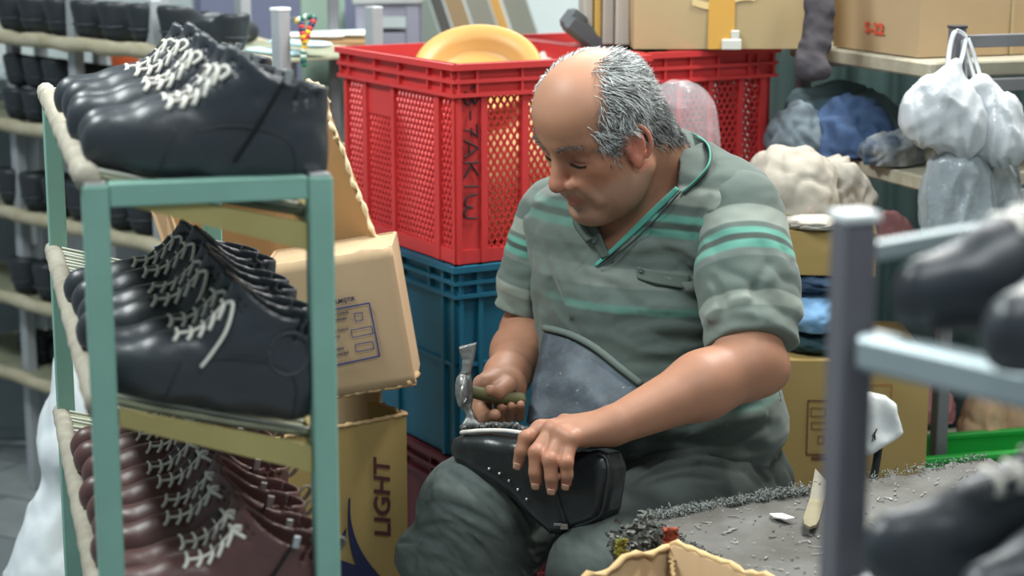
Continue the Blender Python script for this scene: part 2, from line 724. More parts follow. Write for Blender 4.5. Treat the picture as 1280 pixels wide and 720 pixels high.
def crate(name, label, A, Lx, Ly, z0, z1, m, lat=True, group=None, ribs_f=None, ribs_l=None, patch=False):
    "open stacking crate; A: near corner (x, y), front wall runs along EX, left wall along EY"
    A = np.array([A[0], A[1], 0.0])
    c = A + EX * Lx / 2 + EY * Ly / 2
    t = thing(name, label, 'crate', (c[0], c[1], z0), (0, 0, YAW), group)
    Hh = z1 - z0
    wall_defs = [(A, EX, Lx, -EY, ribs_f), (A + EX * Lx, EY, Ly, EX, None), (A + EX * Lx + EY * Ly, -EX, Lx, EY, None), (A + EY * Ly, -EY, Ly, -EX, ribs_l)]
    for wi, (o, eu, w_, n_, rb) in enumerate(wall_defs):
        mb = MB()
        o = o + EZ * z0
        rb = rb or [(.018, .006), (w_ * .25, .005), (w_ * .5, .005), (w_ * .75, .005), (w_ - .018, .006)]
        th = .006
        rimh = .052
        if lat:
            us = [0.0] + [r[0] for r in rb] + [w_]
            for (u_, hw_) in rb:
                mb.box(o + eu * u_ + EZ * (Hh - rimh + .014) / 2 - n_ * .0 , (0.001, 0.001, 0.001))
                mb.prism([o + eu * (u_ - hw_) + n_ * .005, o + eu * (u_ + hw_) + n_ * .005, o + eu * (u_ + hw_) - n_ * .008, o + eu * (u_ - hw_) - n_ * .008], EZ * (Hh - rimh))
            mb.prism([o + n_ * .003, o + eu * w_ + n_ * .003, o + eu * w_ - n_ * .007, o - n_ * .007], EZ * .022)
            mb.prism([o + EZ * (Hh - rimh) + n_ * .002, o + eu * w_ + EZ * (Hh - rimh) + n_ * .002, o + eu * w_ + EZ * (Hh - rimh) - n_ * .006, o + EZ * (Hh - rimh) - n_ * .006], EZ * rimh)
            for i in range(len(us) - 1):
                a_, b_ = us[i], us[i + 1]
                if b_ - a_ < .030 or (wi == 0 and i == 1 and rb[0][0] < .01):
                    mb.prism([o + eu * a_, o + eu * b_, o + eu * b_ - n_ * th, o + eu * a_ - n_ * th], EZ * (Hh - rimh))
                else:
                    top_ = Hh - rimh
                    if patch and wi == 3 and i == 2:
                        mb.prism([o + eu * a_ + EZ * (top_ - .055), o + eu * b_ + EZ * (top_ - .055), o + eu * b_ + EZ * (top_ - .055) - n_ * th, o + eu * a_ + EZ * (top_ - .055) - n_ * th], EZ * .056)
                        top_ -= .055
                    lattice(mb, o + eu * a_ + EZ * .02 - n_ * .001, eu, EZ, b_ - a_, top_ - .018, .0125, .0032, -n_)
        else:
            mb.prism([o, o + eu * w_, o + eu * w_ - n_ * th, o - n_ * th], EZ * Hh)
            for u_ in (.004, .040, w_ * .5, w_ - .040, w_ - .004):
                mb.prism([o + eu * (u_ - .004) + n_ * .007, o + eu * (u_ + .004) + n_ * .007, o + eu * (u_ + .004), o + eu * (u_ - .004)], EZ * Hh)
            mb.prism([o + EZ * Hh * .48 + n_ * .006, o + eu * w_ + EZ * Hh * .48 + n_ * .006, o + eu * w_ + EZ * Hh * .48, o + EZ * Hh * .48], EZ * .006)
        mb.build('side_wall', m, t)
    mb = MB()
    for o, eu, w_, n_, rb in wall_defs:
        o = o + EZ * z0
        for zz, hh, dd in ((Hh - .010, .010, .013), (Hh - .031, .006, .010), (Hh - .053, .006, .010)):
            mb.prism([o + EZ * zz + n_ * dd - eu * dd, o + eu * (w_ + dd) + EZ * zz + n_ * dd, o + eu * w_ + EZ * zz - n_ * .005, o + EZ * zz - n_ * .005], EZ * hh)
        for u_ in (.0, .034, w_ * .33, w_ * .55, w_ * .80, w_ - .034, w_):
            mb.prism([o + eu * (u_ - .002) + n_ * .009 + EZ * (Hh - .05), o + eu * (u_ + .002) + n_ * .009 + EZ * (Hh - .05), o + eu * (u_ + .002) + EZ * (Hh - .05), o + eu * (u_ - .002) + EZ * (Hh - .05)], EZ * .045)
    mb.build('rim', m, t)
    MB().prism([A + EZ * z0 + (EX + EY) * .004, A + EX * (Lx - .004) + EY * .004 + EZ * z0, A + EX * (Lx - .004) + EY * (Ly - .004) + EZ * z0, A + EX * .004 + EY * (Ly - .004) + EZ * z0], EZ * .006).build('bottom', m, t)
    return t
YA = 3.05
A3 = P(570, 80, YA); ZT = A3[2]; ZB = P(568, 332, YA)[2]
A2 = A3[:2]
LX = solve_len(np.array([A3[0], A3[1], ZT]), EX, 803); LY = solve_len(np.array([A3[0], A3[1], ZT]), EY, 430)
fu = lambda px: solve_len(np.array([A3[0], A3[1], (ZT + ZB) / 2]), EX, px)
lu = lambda px: LY - solve_len(np.array([A3[0], A3[1], (ZT + ZB) / 2]), EY, px)
rf = [(.003, .004), (fu(604), .006), (fu(655), .006), (fu(712), .006), (LX - .01, .008)]
rl = [(.012, .006), (lu(459), .008), (lu(494), .006), (lu(549), .008), (LY - .003, .004)]
c_red = crate('plastic_crate', 'red lattice crate with handwriting on its corner, on top of the blue crate', A2, LX, LY, ZB + .002, ZT, m_red, True, None, rf, rl, True)
HB_ = ZT - ZB
c_blu = crate('plastic_crate', 'solid teal blue crate under the red lattice crate', A2, LX, LY, ZB - HB_, ZB - .001, m_blu, False)
c_mar = crate('plastic_crate', 'dark maroon crate lowest of the stack on the floor', A2, LX, LY, 0.0, ZB - HB_ - .003, m_redd, False)
# handwriting down the corner panel: strokes run from top to bottom, letters turned a quarter
m_ink = mat('marker_ink', '#1d1216', rough=.7)
OF = np.array([A3[0], A3[1], 0]) - EY * .0052
def ink(strokes, y0, hgt, wid=.026, u0=.011, r=.0018):
    "strokes in a letter box: x to the right 0..1, y up 0..1; turned clockwise a quarter, box starts at photo row y0"
    mb = MB()
    zt = P(588, y0, YA)[2]
    for st_ in strokes:
        pts = [OF + EX * (u0 + wid * y) + EZ * (zt - hgt * x) for x, y in st_]
        if len(pts) > 2: pts = curve(pts, 4 * len(pts))
        mb.tube(np.array(pts), r, 6)
    return mb
def curve(pts, n):
    pts = np.asarray(pts, float)
    t = np.linspace(0, len(pts) - 1, n)
    i = np.minimum(t.astype(int), len(pts) - 2); f = (t - i)[:, None]
    p0, p1, p2, p3 = pts[np.maximum(i - 1, 0)], pts[i], pts[i + 1], pts[np.minimum(i + 2, len(pts) - 1)]
    return .5 * ((2 * p1) + (-p0 + p2) * f + (2 * p0 - 5 * p1 + 4 * p2 - p3) * f ** 2 + (-p0 + 3 * p1 - 3 * p2 + p3) * f ** 3)
wr = MB()
for strokes, y0, hh in (
    ([[(.3, .9), (.6, .5)]], 104, .016),
    ([[(.05, .85), (.45, 1.0), (.8, .8), (.5, .55), (.85, .35), (.5, .0), (.05, .15)]], 114, .026),
    ([[(.1, .45), (.9, .45)]], 138, .018),
    ([[(.0, .9), (.9, .95)], [(.9, .95), (.5, .5), (.35, .0)], [(.25, .5), (.8, .5)]], 156, .024),
    ([[(.0, .0), (.25, .55), (.5, 1.0)], [(.5, 1.0), (.75, .5), (1.0, .0)], [(.2, .35), (.85, .35)]], 176, .027),
    ([[(.1, .0), (.12, 1.0)], [(.9, 1.0), (.15, .45)], [(.2, .5), (.95, .0)]], 202, .027),
    ([[(.4, .0), (.45, .95)]], 228, .018),
    ([[(.0, .9), (.1, .2), (.45, .05), (.6, .6)], [(.6, .6), (.65, .1), (1.0, .05), (1.1, .9)]], 244, .036)):
    q_ = ink(strokes, y0, hh)
    wr.add(np.concatenate(q_.v), q_.f)
wr.build('handwriting', m_ink, c_red, label='handwritten black marker code')
# second red stack to the right
A3b = np.array([A3[0], A3[1], 0]) + EX * (LX + .035) + EY * .04
LX2 = solve_len(np.array([A3b[0], A3b[1], ZT - .1]), EX, 962)
c_red2 = crate('plastic_crate', 'red lattice crate behind the person, under the wide cardboard box', A3b[:2], LX2, LY + .06, ZB + .002, ZT, m_red, True)
crate('plastic_crate', 'solid blue crate carrying the far red crate, behind the person', A3b[:2], LX2, LY + .06, ZB - HB_, ZB - .001, m_blu, False)
crate('plastic_crate', 'maroon crate on the floor behind the stool', A3b[:2], LX2, LY + .06, 0, ZB - HB_ - .003, m_redd, False)
# things in the crates
m_yel = mat('yellow_plastic', '#b98d4c', rough=.45, var='#ab7f42', vscale=6, spots='#e0c080', sscale=30, sthr=.68)
bc = P(597, 88, 3.26)
basin = thing('basin', 'round yellow plastic basin tilted inside the red crate', 'basin', tuple(bc))
nrm_ = unit(np.array([-.02, -.62, .80])); Mq = Matrix.Translation(bc) @ Vector(nrm_).to_track_quat('Z', 'Y').to_matrix().to_4x4()
MB().lathe([(.0001, -.03), (.060, -.03), (.078, -.024), (.083, -.010), (.104, .004), (.108, .001), (.110, .006), (.104, .009), (.080, -.004), (.073, -.018), (.060, -.023), (.0001, -.023)], 48, Mq).build('bowl', m_yel, basin, True)
def lump(name, c, r, m, seed=0, amp=.35, freq=1.6, sub=5, flat=.25, parent=None, rot=0.0, ridge=.6, sq=1.0, tilt=0.0):
    "crumpled soft bundle resting on its flattened underside"
    bm = bmesh.new(); bmesh.ops.create_icosphere(bm, subdivisions=sub, radius=1)
    V = np.array([v.co[:] for v in bm.verts]); bm.verts.index_update()
    F = [[v.index for v in f.verts] for f in bm.faces]; bm.free()
    n0 = V * freq + seed * 13.7
    w_ = np.stack([gnoise(n0 + 5), gnoise(n0 + 25), gnoise(n0 + 45)], 1)
    an = seed * 1.3
    dr1 = unit([math.cos(an), math.sin(an), .5 * math.sin(seed)]); dr2 = unit([math.cos(an + 1.1), math.sin(an + 1.1), -.6])
    ph1 = V @ dr1 * 4.0 + 3.0 * fbm(V * .9 + seed, 2); ph2 = V @ dr2 * 5.5 + 3.0 * fbm(V * 1.1 + seed + 7, 2)
    m12 = smoothstep(-.25, .25, gnoise(V * 1.1 + seed * 3.3))
    d = (1 - ridge) * 1.5 * fbm(n0 * .6 + w_ * .3, 2) + ridge * ((np.abs(np.sin(ph1)) - .6) * m12 + (np.abs(np.sin(ph2)) - .6) * (1 - m12)) * .75 + .10 * fbm(n0 * 3, 2)
    V = V * (1 + amp * d)[:, None]
    V = np.sign(V) * np.abs(V) ** sq
    z = V[:, 2]
    V[:, 2] = np.where(z < -flat, -flat + (z + flat) * .08, z)
    V[:, 2] += flat
    V = V * np.asarray(r)
    if tilt: V = V @ np.array([[math.cos(tilt), 0, -math.sin(tilt)], [0, 1, 0], [math.sin(tilt), 0, math.cos(tilt)]])
    ca, sa = math.cos(rot), math.sin(rot)
    V = V @ np.array([[ca, sa, 0], [-sa, ca, 0], [0, 0, 1]])
    V[:, 2] -= V[:, 2].min()
    return meshobj(name, V + np.asarray(c), F, m, parent, True)
m_crm = mat('cream_sacking', '#d8c08a', rough=.8, var='#c0a060', vscale=10, bump=.5, bscale=60)
cc = np.array([A3[0], A3[1], ZB + .012]) + EX * LX * .5 + EY * LY * .45
tag(lump('sack', cc, (.145, .15, .155), m_crm, 2, .10, 1.6, 5, .5, None, YAW), 'cream sack filling the red crate, seen through its lattice', 'sack')
m_gry = mat('grey_plastic', '#5d6468', rough=.5, var='#464c50', vscale=6)
p0 = P(738, 52, 3.42)
sh = MB()
Mx = np.stack([unit(np.array([.8, .1, -.62])), unit(np.array([-.1, 1, 0])), unit(np.array([.62, 0, .8]))], 1)
sh.box(p0 + np.array([0, 0, .005]), (.11, .05, .035), Mx, .008)
sh.box(p0 + np.array([-.03, 0, .035]), (.04, .045, .04), Mx, .008)
tag(sh.build('tool_case', m_gry), 'dark grey tool case tilted in the far red crate', 'case')
wob = c_red2
m_rag = mat('white_rag', '#dcdcd6', rough=.9, bump=.4, bscale=50)
tag(lump('rag', P(706, 60, 3.5) - np.array([0, 0, .06]), (.06, .05, .05), m_rag, 5, .3, 1.4, 4), 'white rag heaped in the far red crate', 'rag')
ctr = np.array([A3b[0], A3b[1], ZB + .01]) + EX * LX2 * .5 + EY * (LY + .06) * .5
tag(lump('sack', ctr, (.115, .19, .20), mat('grey_sacking', '#8b8580', rough=.9, var='#6b6662', vscale=10, bump=.5, bscale=60), 8, .08, 1.4, 5, .5, None, YAW), 'greyish sack packed in the far red crate', 'sack')

# ================================================================== cardboard boxes
m_kra = mat('kraft_board', '#b49b7a', rough=.85, var='#a58a62', vscale=4, vamt=.5, spots='#a88452', sscale=16, sthr=.68, bump=.15, bscale=90)
m_kra2 = mat('pale_kraft_board', '#b69c7d', rough=.85, var='#a98c68', vscale=4, vamt=.5, spots='#b08a5c', sscale=14, sthr=.68, bump=.15, bscale=90)
m_kra3 = mat('tan_kraft_board', '#b5a17c', rough=.85, var='#a8926a', vscale=3, vamt=.5, bump=.15, bscale=90)
m_kra4 = mat('ochre_kraft_board', '#a28b58', rough=.85, var='#987f46', vscale=4, vamt=.5, spots='#c8a860', sscale=14, sthr=.70, bump=.15, bscale=90)
m_tape = mat('packing_tape', '#d0a04e', rough=.3, spec=.6)
m_tapc = mat('clear_tape', '#cfd0c8', rough=.2, spec=.7)
m_navy = mat('navy_print', '#20264a', rough=.7)
m_blup = mat('blue_print', '#2a3a78', rough=.7)
m_brnp = mat('brown_print', '#5b3a2c', rough=.7)
m_redp = mat('red_print', '#d2442e', rough=.7)
class Frame:
    "a box face: origin, unit axes right and up, outward normal"
    def __init__(s, o, ex, ey):
        s.o, s.x, s.y = np.asarray(o, float), unit(ex), unit(ey)
        s.n = np.cross(s.x, s.y)
    def at(s, u, v, d=.0): return s.o + s.x * u + s.y * v + s.n * d
    def uv(s, px, py):
        r = ray(px, py); t = ((s.o - CAMP) @ s.n) / (r @ s.n)
        q_ = CAMP + r * t - s.o
        return q_ @ s.x, q_ @ s.y
    def poly(s, mb, pts, d=.0004, th=.0006):
        return mb.prism([s.at(u, v, d) for u, v in pts], s.n * th)
    def rect(s, mb, u0, v0, u1, v1, w, d=.0004):
        for a in ((u0, v0, u1, v0 + w), (u0, v1 - w, u1, v1), (u0, v0, u0 + w, v1), (u1 - w, v0, u1, v1)):
            s.poly(mb, [(a[0], a[1]), (a[2], a[1]), (a[2], a[3]), (a[0], a[3])], d)
    def text(s, mb, txt, u, v, size, rot=0.0, shear=0.0, bold=0.0, stretch=1.0, d=.0006):
        V, F = text_mesh(txt, size, shear, bold)
        V[:, 0] *= stretch
        c_, s_ = math.cos(rot), math.sin(rot)
        X = u + V[:, 0] * c_ - V[:, 1] * s_; Y = v + V[:, 0] * s_ + V[:, 1] * c_
        return mb.add(s.o + X[:, None] * s.x + Y[:, None] * s.y + (d + V[:, 2])[:, None] * s.n, F)
def carton(name, label, c, size, yaw, m, open_top=False, tilt=None, flaps=True, cat='box', wobble=.0035, seed=1):
    "cardboard carton: c = centre of its base; walls with slight dents, closed by two flaps with a seam"
    t = thing(name, label, cat, tuple(c), (0, tilt or 0.0, yaw))
    W, D, Hh = size
    th = .005
    bm = bmesh.new()
    nx, nz = 10, 10
    def wall(o, eu, w_, n_):
        g = np.zeros((nx, nz, 3))
        for i in range(nx):
            for k in range(nz):
                u, v = i / (nx - 1), k / (nz - 1)
                b = math.sin(PI * u) * math.sin(PI * v)
                dn = wobble * (gnoise(np.array([[u * 2 + seed, v * 2 + o[0] * 9, seed * 3.1 + o[1] * 7]]))[0] * 1.5 + .6) * b
                g[i, k] = np.asarray(o) + np.asarray(eu) * w_ * u + np.array([0, 0, Hh * v]) + np.asarray(n_) * dn
        return g
    mb = MB()
    mb.sheet(wall((-W / 2, -D / 2, 0), (1, 0, 0), W, (0, -1, 0)), th)
    mb.sheet(wall((W / 2, -D / 2, 0), (0, 1, 0), D, (1, 0, 0)), th)
    mb.sheet(wall((W / 2, D / 2, 0), (-1, 0, 0), W, (0, 1, 0)), th)
    mb.sheet(wall((-W / 2, D / 2, 0), (0, -1, 0), D, (-1, 0, 0)), th)
    mb.box((0, 0, th / 2 + .0005), (W - .002, D - .002, th))
    mb.build('box_body', m, t, True, False, angle=40)
    if not open_top:
        MB().box((0, -D / 4, Hh - .001), (W - .003, D / 2 - .003, .004)).build('flap', m, t, False, False)
        MB().box((0, D / 4, Hh - .001), (W - .003, D / 2 - .003, .004)).build('flap', m, t, False, False)
        MB().box((0, 0, Hh + .0018), (W - .004, .05, .0008)).build('tape', m_tape, t, False, False)
    return t
def face(t, W, D, side='front'):
    M_ = np.array(wmat(t)); Rm = M_[:3, :3]; o = M_[:3, 3]
    if side == 'front': return Frame(o + Rm @ np.array([-W / 2, -D / 2 - .001, 0]), Rm @ np.array([1, 0, 0]), Rm @ np.array([0, 0, 1]))
    if side == 'left': return Frame(o + Rm @ np.array([-W / 2 - .001, D / 2, 0]), Rm @ np.array([0, -1, 0]), Rm @ np.array([0, 0, 1]))
# wide box on the far red crate
a, b = P(790, 58, 3.30), P(1010, 62, 3.30)
W = b[0] - a[0]; zc = ZT + .003
bx1 = carton('cardboard_box', 'wide tan cardboard box with yellow tape lying on the far red crate', ((a[0] + b[0]) / 2, 3.30 + .14 + .02, zc), (W, .28, .26), R(1.5), m_kra3)
fr = face(bx1, W, .28)
u0 = fr.uv(885, 30)[0]; u1 = fr.uv(918, 30)[0]
mb = MB(); fr.poly(mb, [(u0, .0), (u1, .0), (u1, .255), (u0, .255)], .003); mb.build('tape', m_tape, bx1, label='yellow tape')
mb = MB()
u0 = fr.uv(905, 57)[0]; mb.box(fr.at(u0 + .012, .008, .006), (.034, .006, .018), None, .002); mb.box(fr.at(u0 + .018, .022, .005), (.014, .005, .020), None, .002)
mb.build('tape_tab', m_tapc, bx1, label='loose end of clear tape')
mb = MB(); u0, v0 = fr.uv(865, 6); mb.add(*[np.array([fr.at(u0 + i * .012, v0 - .008 * math.sin(i * .6) + j * .012, .0035) for i in range(10) for j in (0, 1)]), [(2 * i, 2 * i + 2, 2 * i + 3, 2 * i + 1) for i in range(9)]])
mb.build('tape_crease', mat('worn_tape', '#dcc48f', rough=.3), bx1)
# flat packed cartons standing at its left
for i, (xa, xb, c_) in enumerate(((729, 742, '#b9b6ac'), (743, 752, '#c7a24e'), (753, 768, '#a9a59c'), (769, 788, '#b5b3aa'))):
    a, b = P(xa, 50, 3.42 - i * .012), P(xb, 50, 3.42 - i * .012)
    w_ = b[0] - a[0]
    o = MB().box(((a[0] + b[0]) / 2, 3.42 - i * .012 + .12, ZT + .003 + .15), (w_, .26, .30), None, .004).build('flat_carton', mat('flat_board_%s' % c_[1:], c_, rough=.8, var='#8f8b82', vscale=9, vamt=.3, stretch=(6, 1, .4)))
    tag(o, ('pale grey flat carton leftmost of four standing by the wide box', 'thin yellow flat carton standing among grey ones', 'mid grey flat carton between the yellow one and the last one', 'light grey flat carton against the wide box side')[i], 'carton')

# ================================================================== shelf unit on the right
SY = R(20)
sx_ = np.array([math.cos(SY), math.sin(SY), 0]); sy_ = np.array([-math.sin(SY), math.cos(SY), 0])
m_gal = mat('grey_steel', '#7d7f84', rough=.45, metal=.35, var='#67696d', vscale=12, vamt=.6, spots='#9b958a', sscale=40, sthr=.68)
m_plk2 = mat('shelf_plank', '#a9a492', rough=.85, var='#878171', vscale=7, vamt=.6, spots='#d9d3ba', sscale=30, sthr=.64, stretch=(1, 4, 4), bump=.3, bscale=50)
pp = P(1197, 35, 3.08)
SO = np.array([pp[0], pp[1], 0])
z1 = P(1150, 97, 3.10)[2]; z2 = P(1145, 238, 3.10)[2]; z3 = .30
unit_r = thing('shelf_unit', 'grey steel shelf unit with planks, bags hanging from its front post', 'shelf', tuple(SO), (0, 0, SY))
SW, SD = .62, .50
sp = SO - sx_ * .045 + sy_ * .02
for u_, v_ in ((0, 0), (SW, 0), (0, SD), (SW, SD)):
    q_ = SO + sx_ * u_ + sy_ * v_
    MB().box(q_ + EZ * (pp[2] / 2), (.022, .022, pp[2]), np.stack([sx_, sy_, EZ], 1), .002).build('post', m_gal, unit_r)
q_ = SO
MB().box(q_ + EZ * (pp[2] + .002), (.024, .024, .005), np.stack([sx_, sy_, EZ], 1), .001).build('post_cap', mat('dark_cap', '#3a3c40', rough=.5), unit_r)
zr = P(1215, 52, 3.08)[2]
for v_ in (0, SD):
    MB().bar(SO + sx_ * .011 + sy_ * v_ + EZ * zr, SO + sx_ * (SW - .011) + sy_ * v_ + EZ * zr, .016, .020).build('rail', m_gal, unit_r)
for z_ in (z1, z2, z3):
    MB().box(SO + sx_ * (SW / 2 - .025) + sy_ * (SD / 2) + EZ * (z_ + .0125), (SW + .03, SD - .03, .025), np.stack([sx_, sy_, EZ], 1), .003).build('plank', m_plk2, unit_r)
    for v_ in (.0, SD):
        MB().bar(SO + sx_ * .0 + sy_ * v_ + EZ * (z_ - .012), SO + sx_ * SW + sy_ * v_ + EZ * (z_ - .012), .018, .020).build('rail', m_gal, unit_r)
# 5-22 box
Y5 = R(22)
e5x = np.array([math.cos(Y5), math.sin(Y5), 0]); e5y = np.array([-math.sin(Y5), math.cos(Y5), 0])
zc = z1 + .027
cor = P(1147, 82, 3.16); cor = np.array([cor[0], cor[1], zc])
L5 = solve_len(cor, e5y, 1041)
W5 = .40
c5 = cor + e5x * W5 / 2 + e5y * L5 / 2
bx2 = carton('cardboard_box', 'tan cardboard box marked 5-22 in red on the top shelf', c5, (W5, L5, .30), Y5, m_kra)
fr = face(bx2, W5, L5, 'left')
mb = MB(); u0, v0 = fr.uv(1083, 36); fr.text(mb, '5-22', u0, v0 - .006, .026, 0, 0, .0006, 1.25, .004); mb.build('marking', m_redp, bx2, label='red printed 5-22')
fr = face(bx2, W5, L5)
mb = MB(); u0 = fr.uv(1262, 30)[0]; fr.poly(mb, [(u0, 0), (u0 + .006, 0), (u0 + .006, .295), (u0, .295)], .003); mb.build('seam', m_kra3, bx2)

# garments and the boxes behind the person
def cloth_mat(nm, c1, c2, sc=7, **k): return mat(nm, c1, rough=.9, var=c2, vscale=sc, bump=.5, bscale=80, **k)
zz2 = z2 + .026
def put(name, label, cat, px, py, Y, r, m, seed, z=None, **k):
    c = P(px, py, Y)
    if z is not None: c = np.array([c[0], c[1], z])
    return tag(lump(name, c, r, m, seed, **k), label, cat)
put('garment', 'folded grey garment with white edge at the left of the shelf pile', 'clothes', 1000, 215, 3.38, (.062, .075, .066), cloth_mat('grey_cloth', '#66737b', '#535f66', spots='#e8e8e2', sscale=9, sthr=.66), 11, zz2, amp=.28, freq=1.5, rot=.3)
put('garment', 'crumpled blue garment heaped on the middle of the shelf', 'clothes', 1068, 215, 3.34, (.075, .08, .075), cloth_mat('blue_cloth', '#41587c', '#344a6c'), 12, zz2, amp=.34, freq=1.6, rot=-.2)
put('garment', 'dark blue and white striped garment at the shelf front edge', 'clothes', 1112, 218, 3.22, (.055, .045, .042), cloth_mat('striped_cloth', '#2e4258', '#d8d6cc', 14), 13, zz2, amp=.36, freq=1.7, rot=.5)
put('garment', 'long grey-white cloth draped over the shelf pile back', 'clothes', 1045, 205, 3.46, (.12, .05, .085), cloth_mat('teal_grey_cloth', '#4e6a74', '#8d9797'), 14, zz2, amp=.25, freq=1.5)
# sheet hanging dark behind the shelf
g = np.zeros((60, 8, 3))
ca, cb = P(958, 150, 3.95), P(1330, 150, 4.15)
for i in range(60):
    for k in range(8):
        t_ = i / 59
        g[i, k] = ca * (1 - t_) + cb * t_
        g[i, k, 1] += .03 * math.sin(i * .55) + .015 * math.sin(i * 1.3 + k * .3)
        g[i, k, 2] = 1.62 * (1 - k / 7) + .02
tag(MB().sheet(g, .004).build('curtain', cloth_mat('dark_green_cloth', '#2c4a4a', '#4b5250', 3), None, True), 'dark green curtain hanging behind the shelf unit', 'curtain')
# dark sock hung between the two top boxes
sk = SDF()
pts = [P(1022, -60, 3.27), P(1024, 10, 3.25), P(1022, 40, 3.24), P(1016, 66, 3.23), P(1010, 84, 3.22)]
for i_ in range(4): sk.u(d_cone(pts[i_], pts[i_ + 1], [.017, .019, .017, .018, .019][i_], [.017, .019, .017, .018, .019][i_ + 1], sq=(FW, .6)), .02)
sk.u(d_cone(pts[-1], P(1028, 88, 3.21), .020, .017, sq=(FW, .7)), .012)
sk.disp(lambda p: fbm(p * 40, 2) * .0020 + ridged(p * 22, 2) * .0012, .005)
tag(sdfobj('sock', sk, np.min(pts, 0) - .05, np.max(pts, 0) + .05, .003, cloth_mat('charcoal_knit', '#3f3c41', '#302d32', 20), None, 1), 'charcoal grey sock dangling between the two top boxes', 'sock')
# grey rags on the middle carton
def hgt(px, py, Y): return P(px, py, Y)[2]
zb_low = hgt(1000, 452, 2.98)
bxl_c = (P(975, 452, 2.98) + P(1168, 452, 2.98)) / 2
Wl = P(1168, 452, 2.98)[0] - P(966, 452, 2.98)[0]
bx3 = carton('cardboard_box', 'tall ochre cardboard box with printed frame behind the bench', (P(1067, 452, 2.98)[0], 2.98 + .15, .0), (Wl, .30, zb_low), R(-3), m_kra4)
bx3.location.y += 0
fr = face(bx3, Wl, .30)
mb = MB()
pa, pb = fr.uv(1007, 568), fr.uv(1058, 500)
fr.rect(mb, pa[0], pa[1], pb[0], pb[1], .0022, .003)
for (x0, y0, x1, y1) in ((1013, 520, 1033, 509), (1014, 536, 1038, 527), (1022, 554, 1031, 544)):
    qa, qb = fr.uv(x0, y0), fr.uv(x1, y1); fr.rect(mb, qa[0], qa[1], qb[0], qb[1], .0013, .003)
qa, qb = fr.uv(1014, 574), fr.uv(1040, 571); fr.poly(mb, [qa, (qb[0], qa[1]), qb, (qa[0], qb[1])], .003)
mb.build('printing', m_brnp, bx3, label='printed frame with tick boxes')
mb = MB(); qa, qb = fr.uv(1078, 520), fr.uv(1115, 480); fr.rect(mb, qa[0], qa[1], qb[0], qb[1], .0014, .003); mb.build('printing', mat('rust_print', '#9a5a30', rough=.7), bx3)
zcl = zb_low + .004
put('garment', 'dark teal cloth folded flat on the tall ochre box', 'clothes', 1018, 452, 3.08, (.07, .08, .022), cloth_mat('dark_teal_cloth', '#23393f', '#31545c'), 21, zcl, amp=.18, freq=1.4, flat=.5)
put('garment', 'light blue quilted cloth folded on the tall ochre box', 'clothes', 1020, 420, 3.06, (.058, .07, .040), mat('quilted_blue', '#7fa9d0', rough=.9, var='#5e8cba', vscale=60, bump=.8, bscale=110), 22, zcl + .035, amp=.14, freq=1.4, flat=.5)
put('garment', 'navy cloth lying over the light blue quilted one', 'clothes', 1018, 390, 3.08, (.055, .07, .020), cloth_mat('navy_cloth', '#22344a', '#2f4a66'), 23, zcl + .098, amp=.25, freq=1.6, flat=.5)
zmb = zcl + .128
ztm = hgt(1010, 291, 3.02)
bx4 = carton('cardboard_box', 'small open ochre box of rags beside the person shoulder', (P(1046, 300, 3.02)[0], 3.02 + .10, zmb), (P(1105, 330, 3.02)[0] - P(986, 330, 3.02)[0], .20, ztm - zmb), R(-8), m_kra4)
put('garment', 'cream cloth with pink lining heaped over the shoulder side', 'clothes', 985, 285, 3.12, (.085, .07, .080), cloth_mat('cream_cloth', '#aaa498', '#99938a', spots='#c8a29d', sscale=8, sthr=.62), 31, ztm + .004, amp=.20, freq=1.2, rot=-.5, tilt=.35, ridge=.45)
put('garment', 'grey-white cloth bunched on the small box back', 'clothes', 1048, 270, 3.17, (.055, .06, .075), cloth_mat('ash_cloth', '#9d998f', '#88847b', spots='#5a5852', sscale=16, sthr=.70), 32, ztm + .004, amp=.32, freq=1.6)
put('garment', 'flat pale cloth on the front edge of the small box', 'clothes', 1016, 290, 3.05, (.045, .04, .014), cloth_mat('pale_cloth', '#b4b0a6', '#a29d92'), 33, ztm + .004, amp=.2, freq=1.4, flat=.5)
put('garment', 'pink cloth poking up behind the small ochre box', 'clothes', 1112, 312, 3.26, (.04, .03, .045), cloth_mat('pink_cloth', '#d79a9e', '#c98a90'), 34, z2 - .12, amp=.25)
# ================================================================== green boot rack in front
GY = R(15.9)
gw = np.array([math.cos(GY), math.sin(GY), 0]); gl = np.array([-math.sin(GY), math.cos(GY), 0])
g0 = P(118, 230, 1.75); GZ = g0[2]; G0 = np.array([g0[0], g0[1], 0])
GW, GL = .2087, .842
GM = np.stack([gw, gl, EZ], 1)
m_grn = mat('green_paint', '#83ad9f', rough=.5, var='#70998b', vscale=10, vamt=.5, spots='#4a4238', sscale=40, sthr=.70, bump=.2, bscale=90)
m_tpe = mat('wrapped_tape', '#a7a193', rough=.75, var='#857d6c', vscale=26, vamt=.7, spots='#d8d3c4', sscale=50, sthr=.64, bump=.6, bscale=70)
m_dck = mat('corded_deck', '#8e9079', rough=.85, var='#6f7360', vscale=30, vamt=.7, bump=.4, bscale=60)
m_crd = mat('white_cord', '#d5d6cc', rough=.8)
m_ybd = mat('yellowed_board', '#a89c66', rough=.85, var='#8d8150', vscale=10, bump=.3, bscale=60)
rack = thing('boot_rack', 'narrow green metal rack with three shelves of laced boots', 'rack', tuple(G0), (0, 0, GY))
def gp_(u, v, z): return G0 + gw * u + gl * v + EZ * z
for u_, v_ in ((0, 0), (GW, 0), (0, GL), (GW, GL)):
    MB().box(gp_(u_, v_, GZ / 2), (.024, .024, GZ), GM, .002).build('post', m_grn, rack)
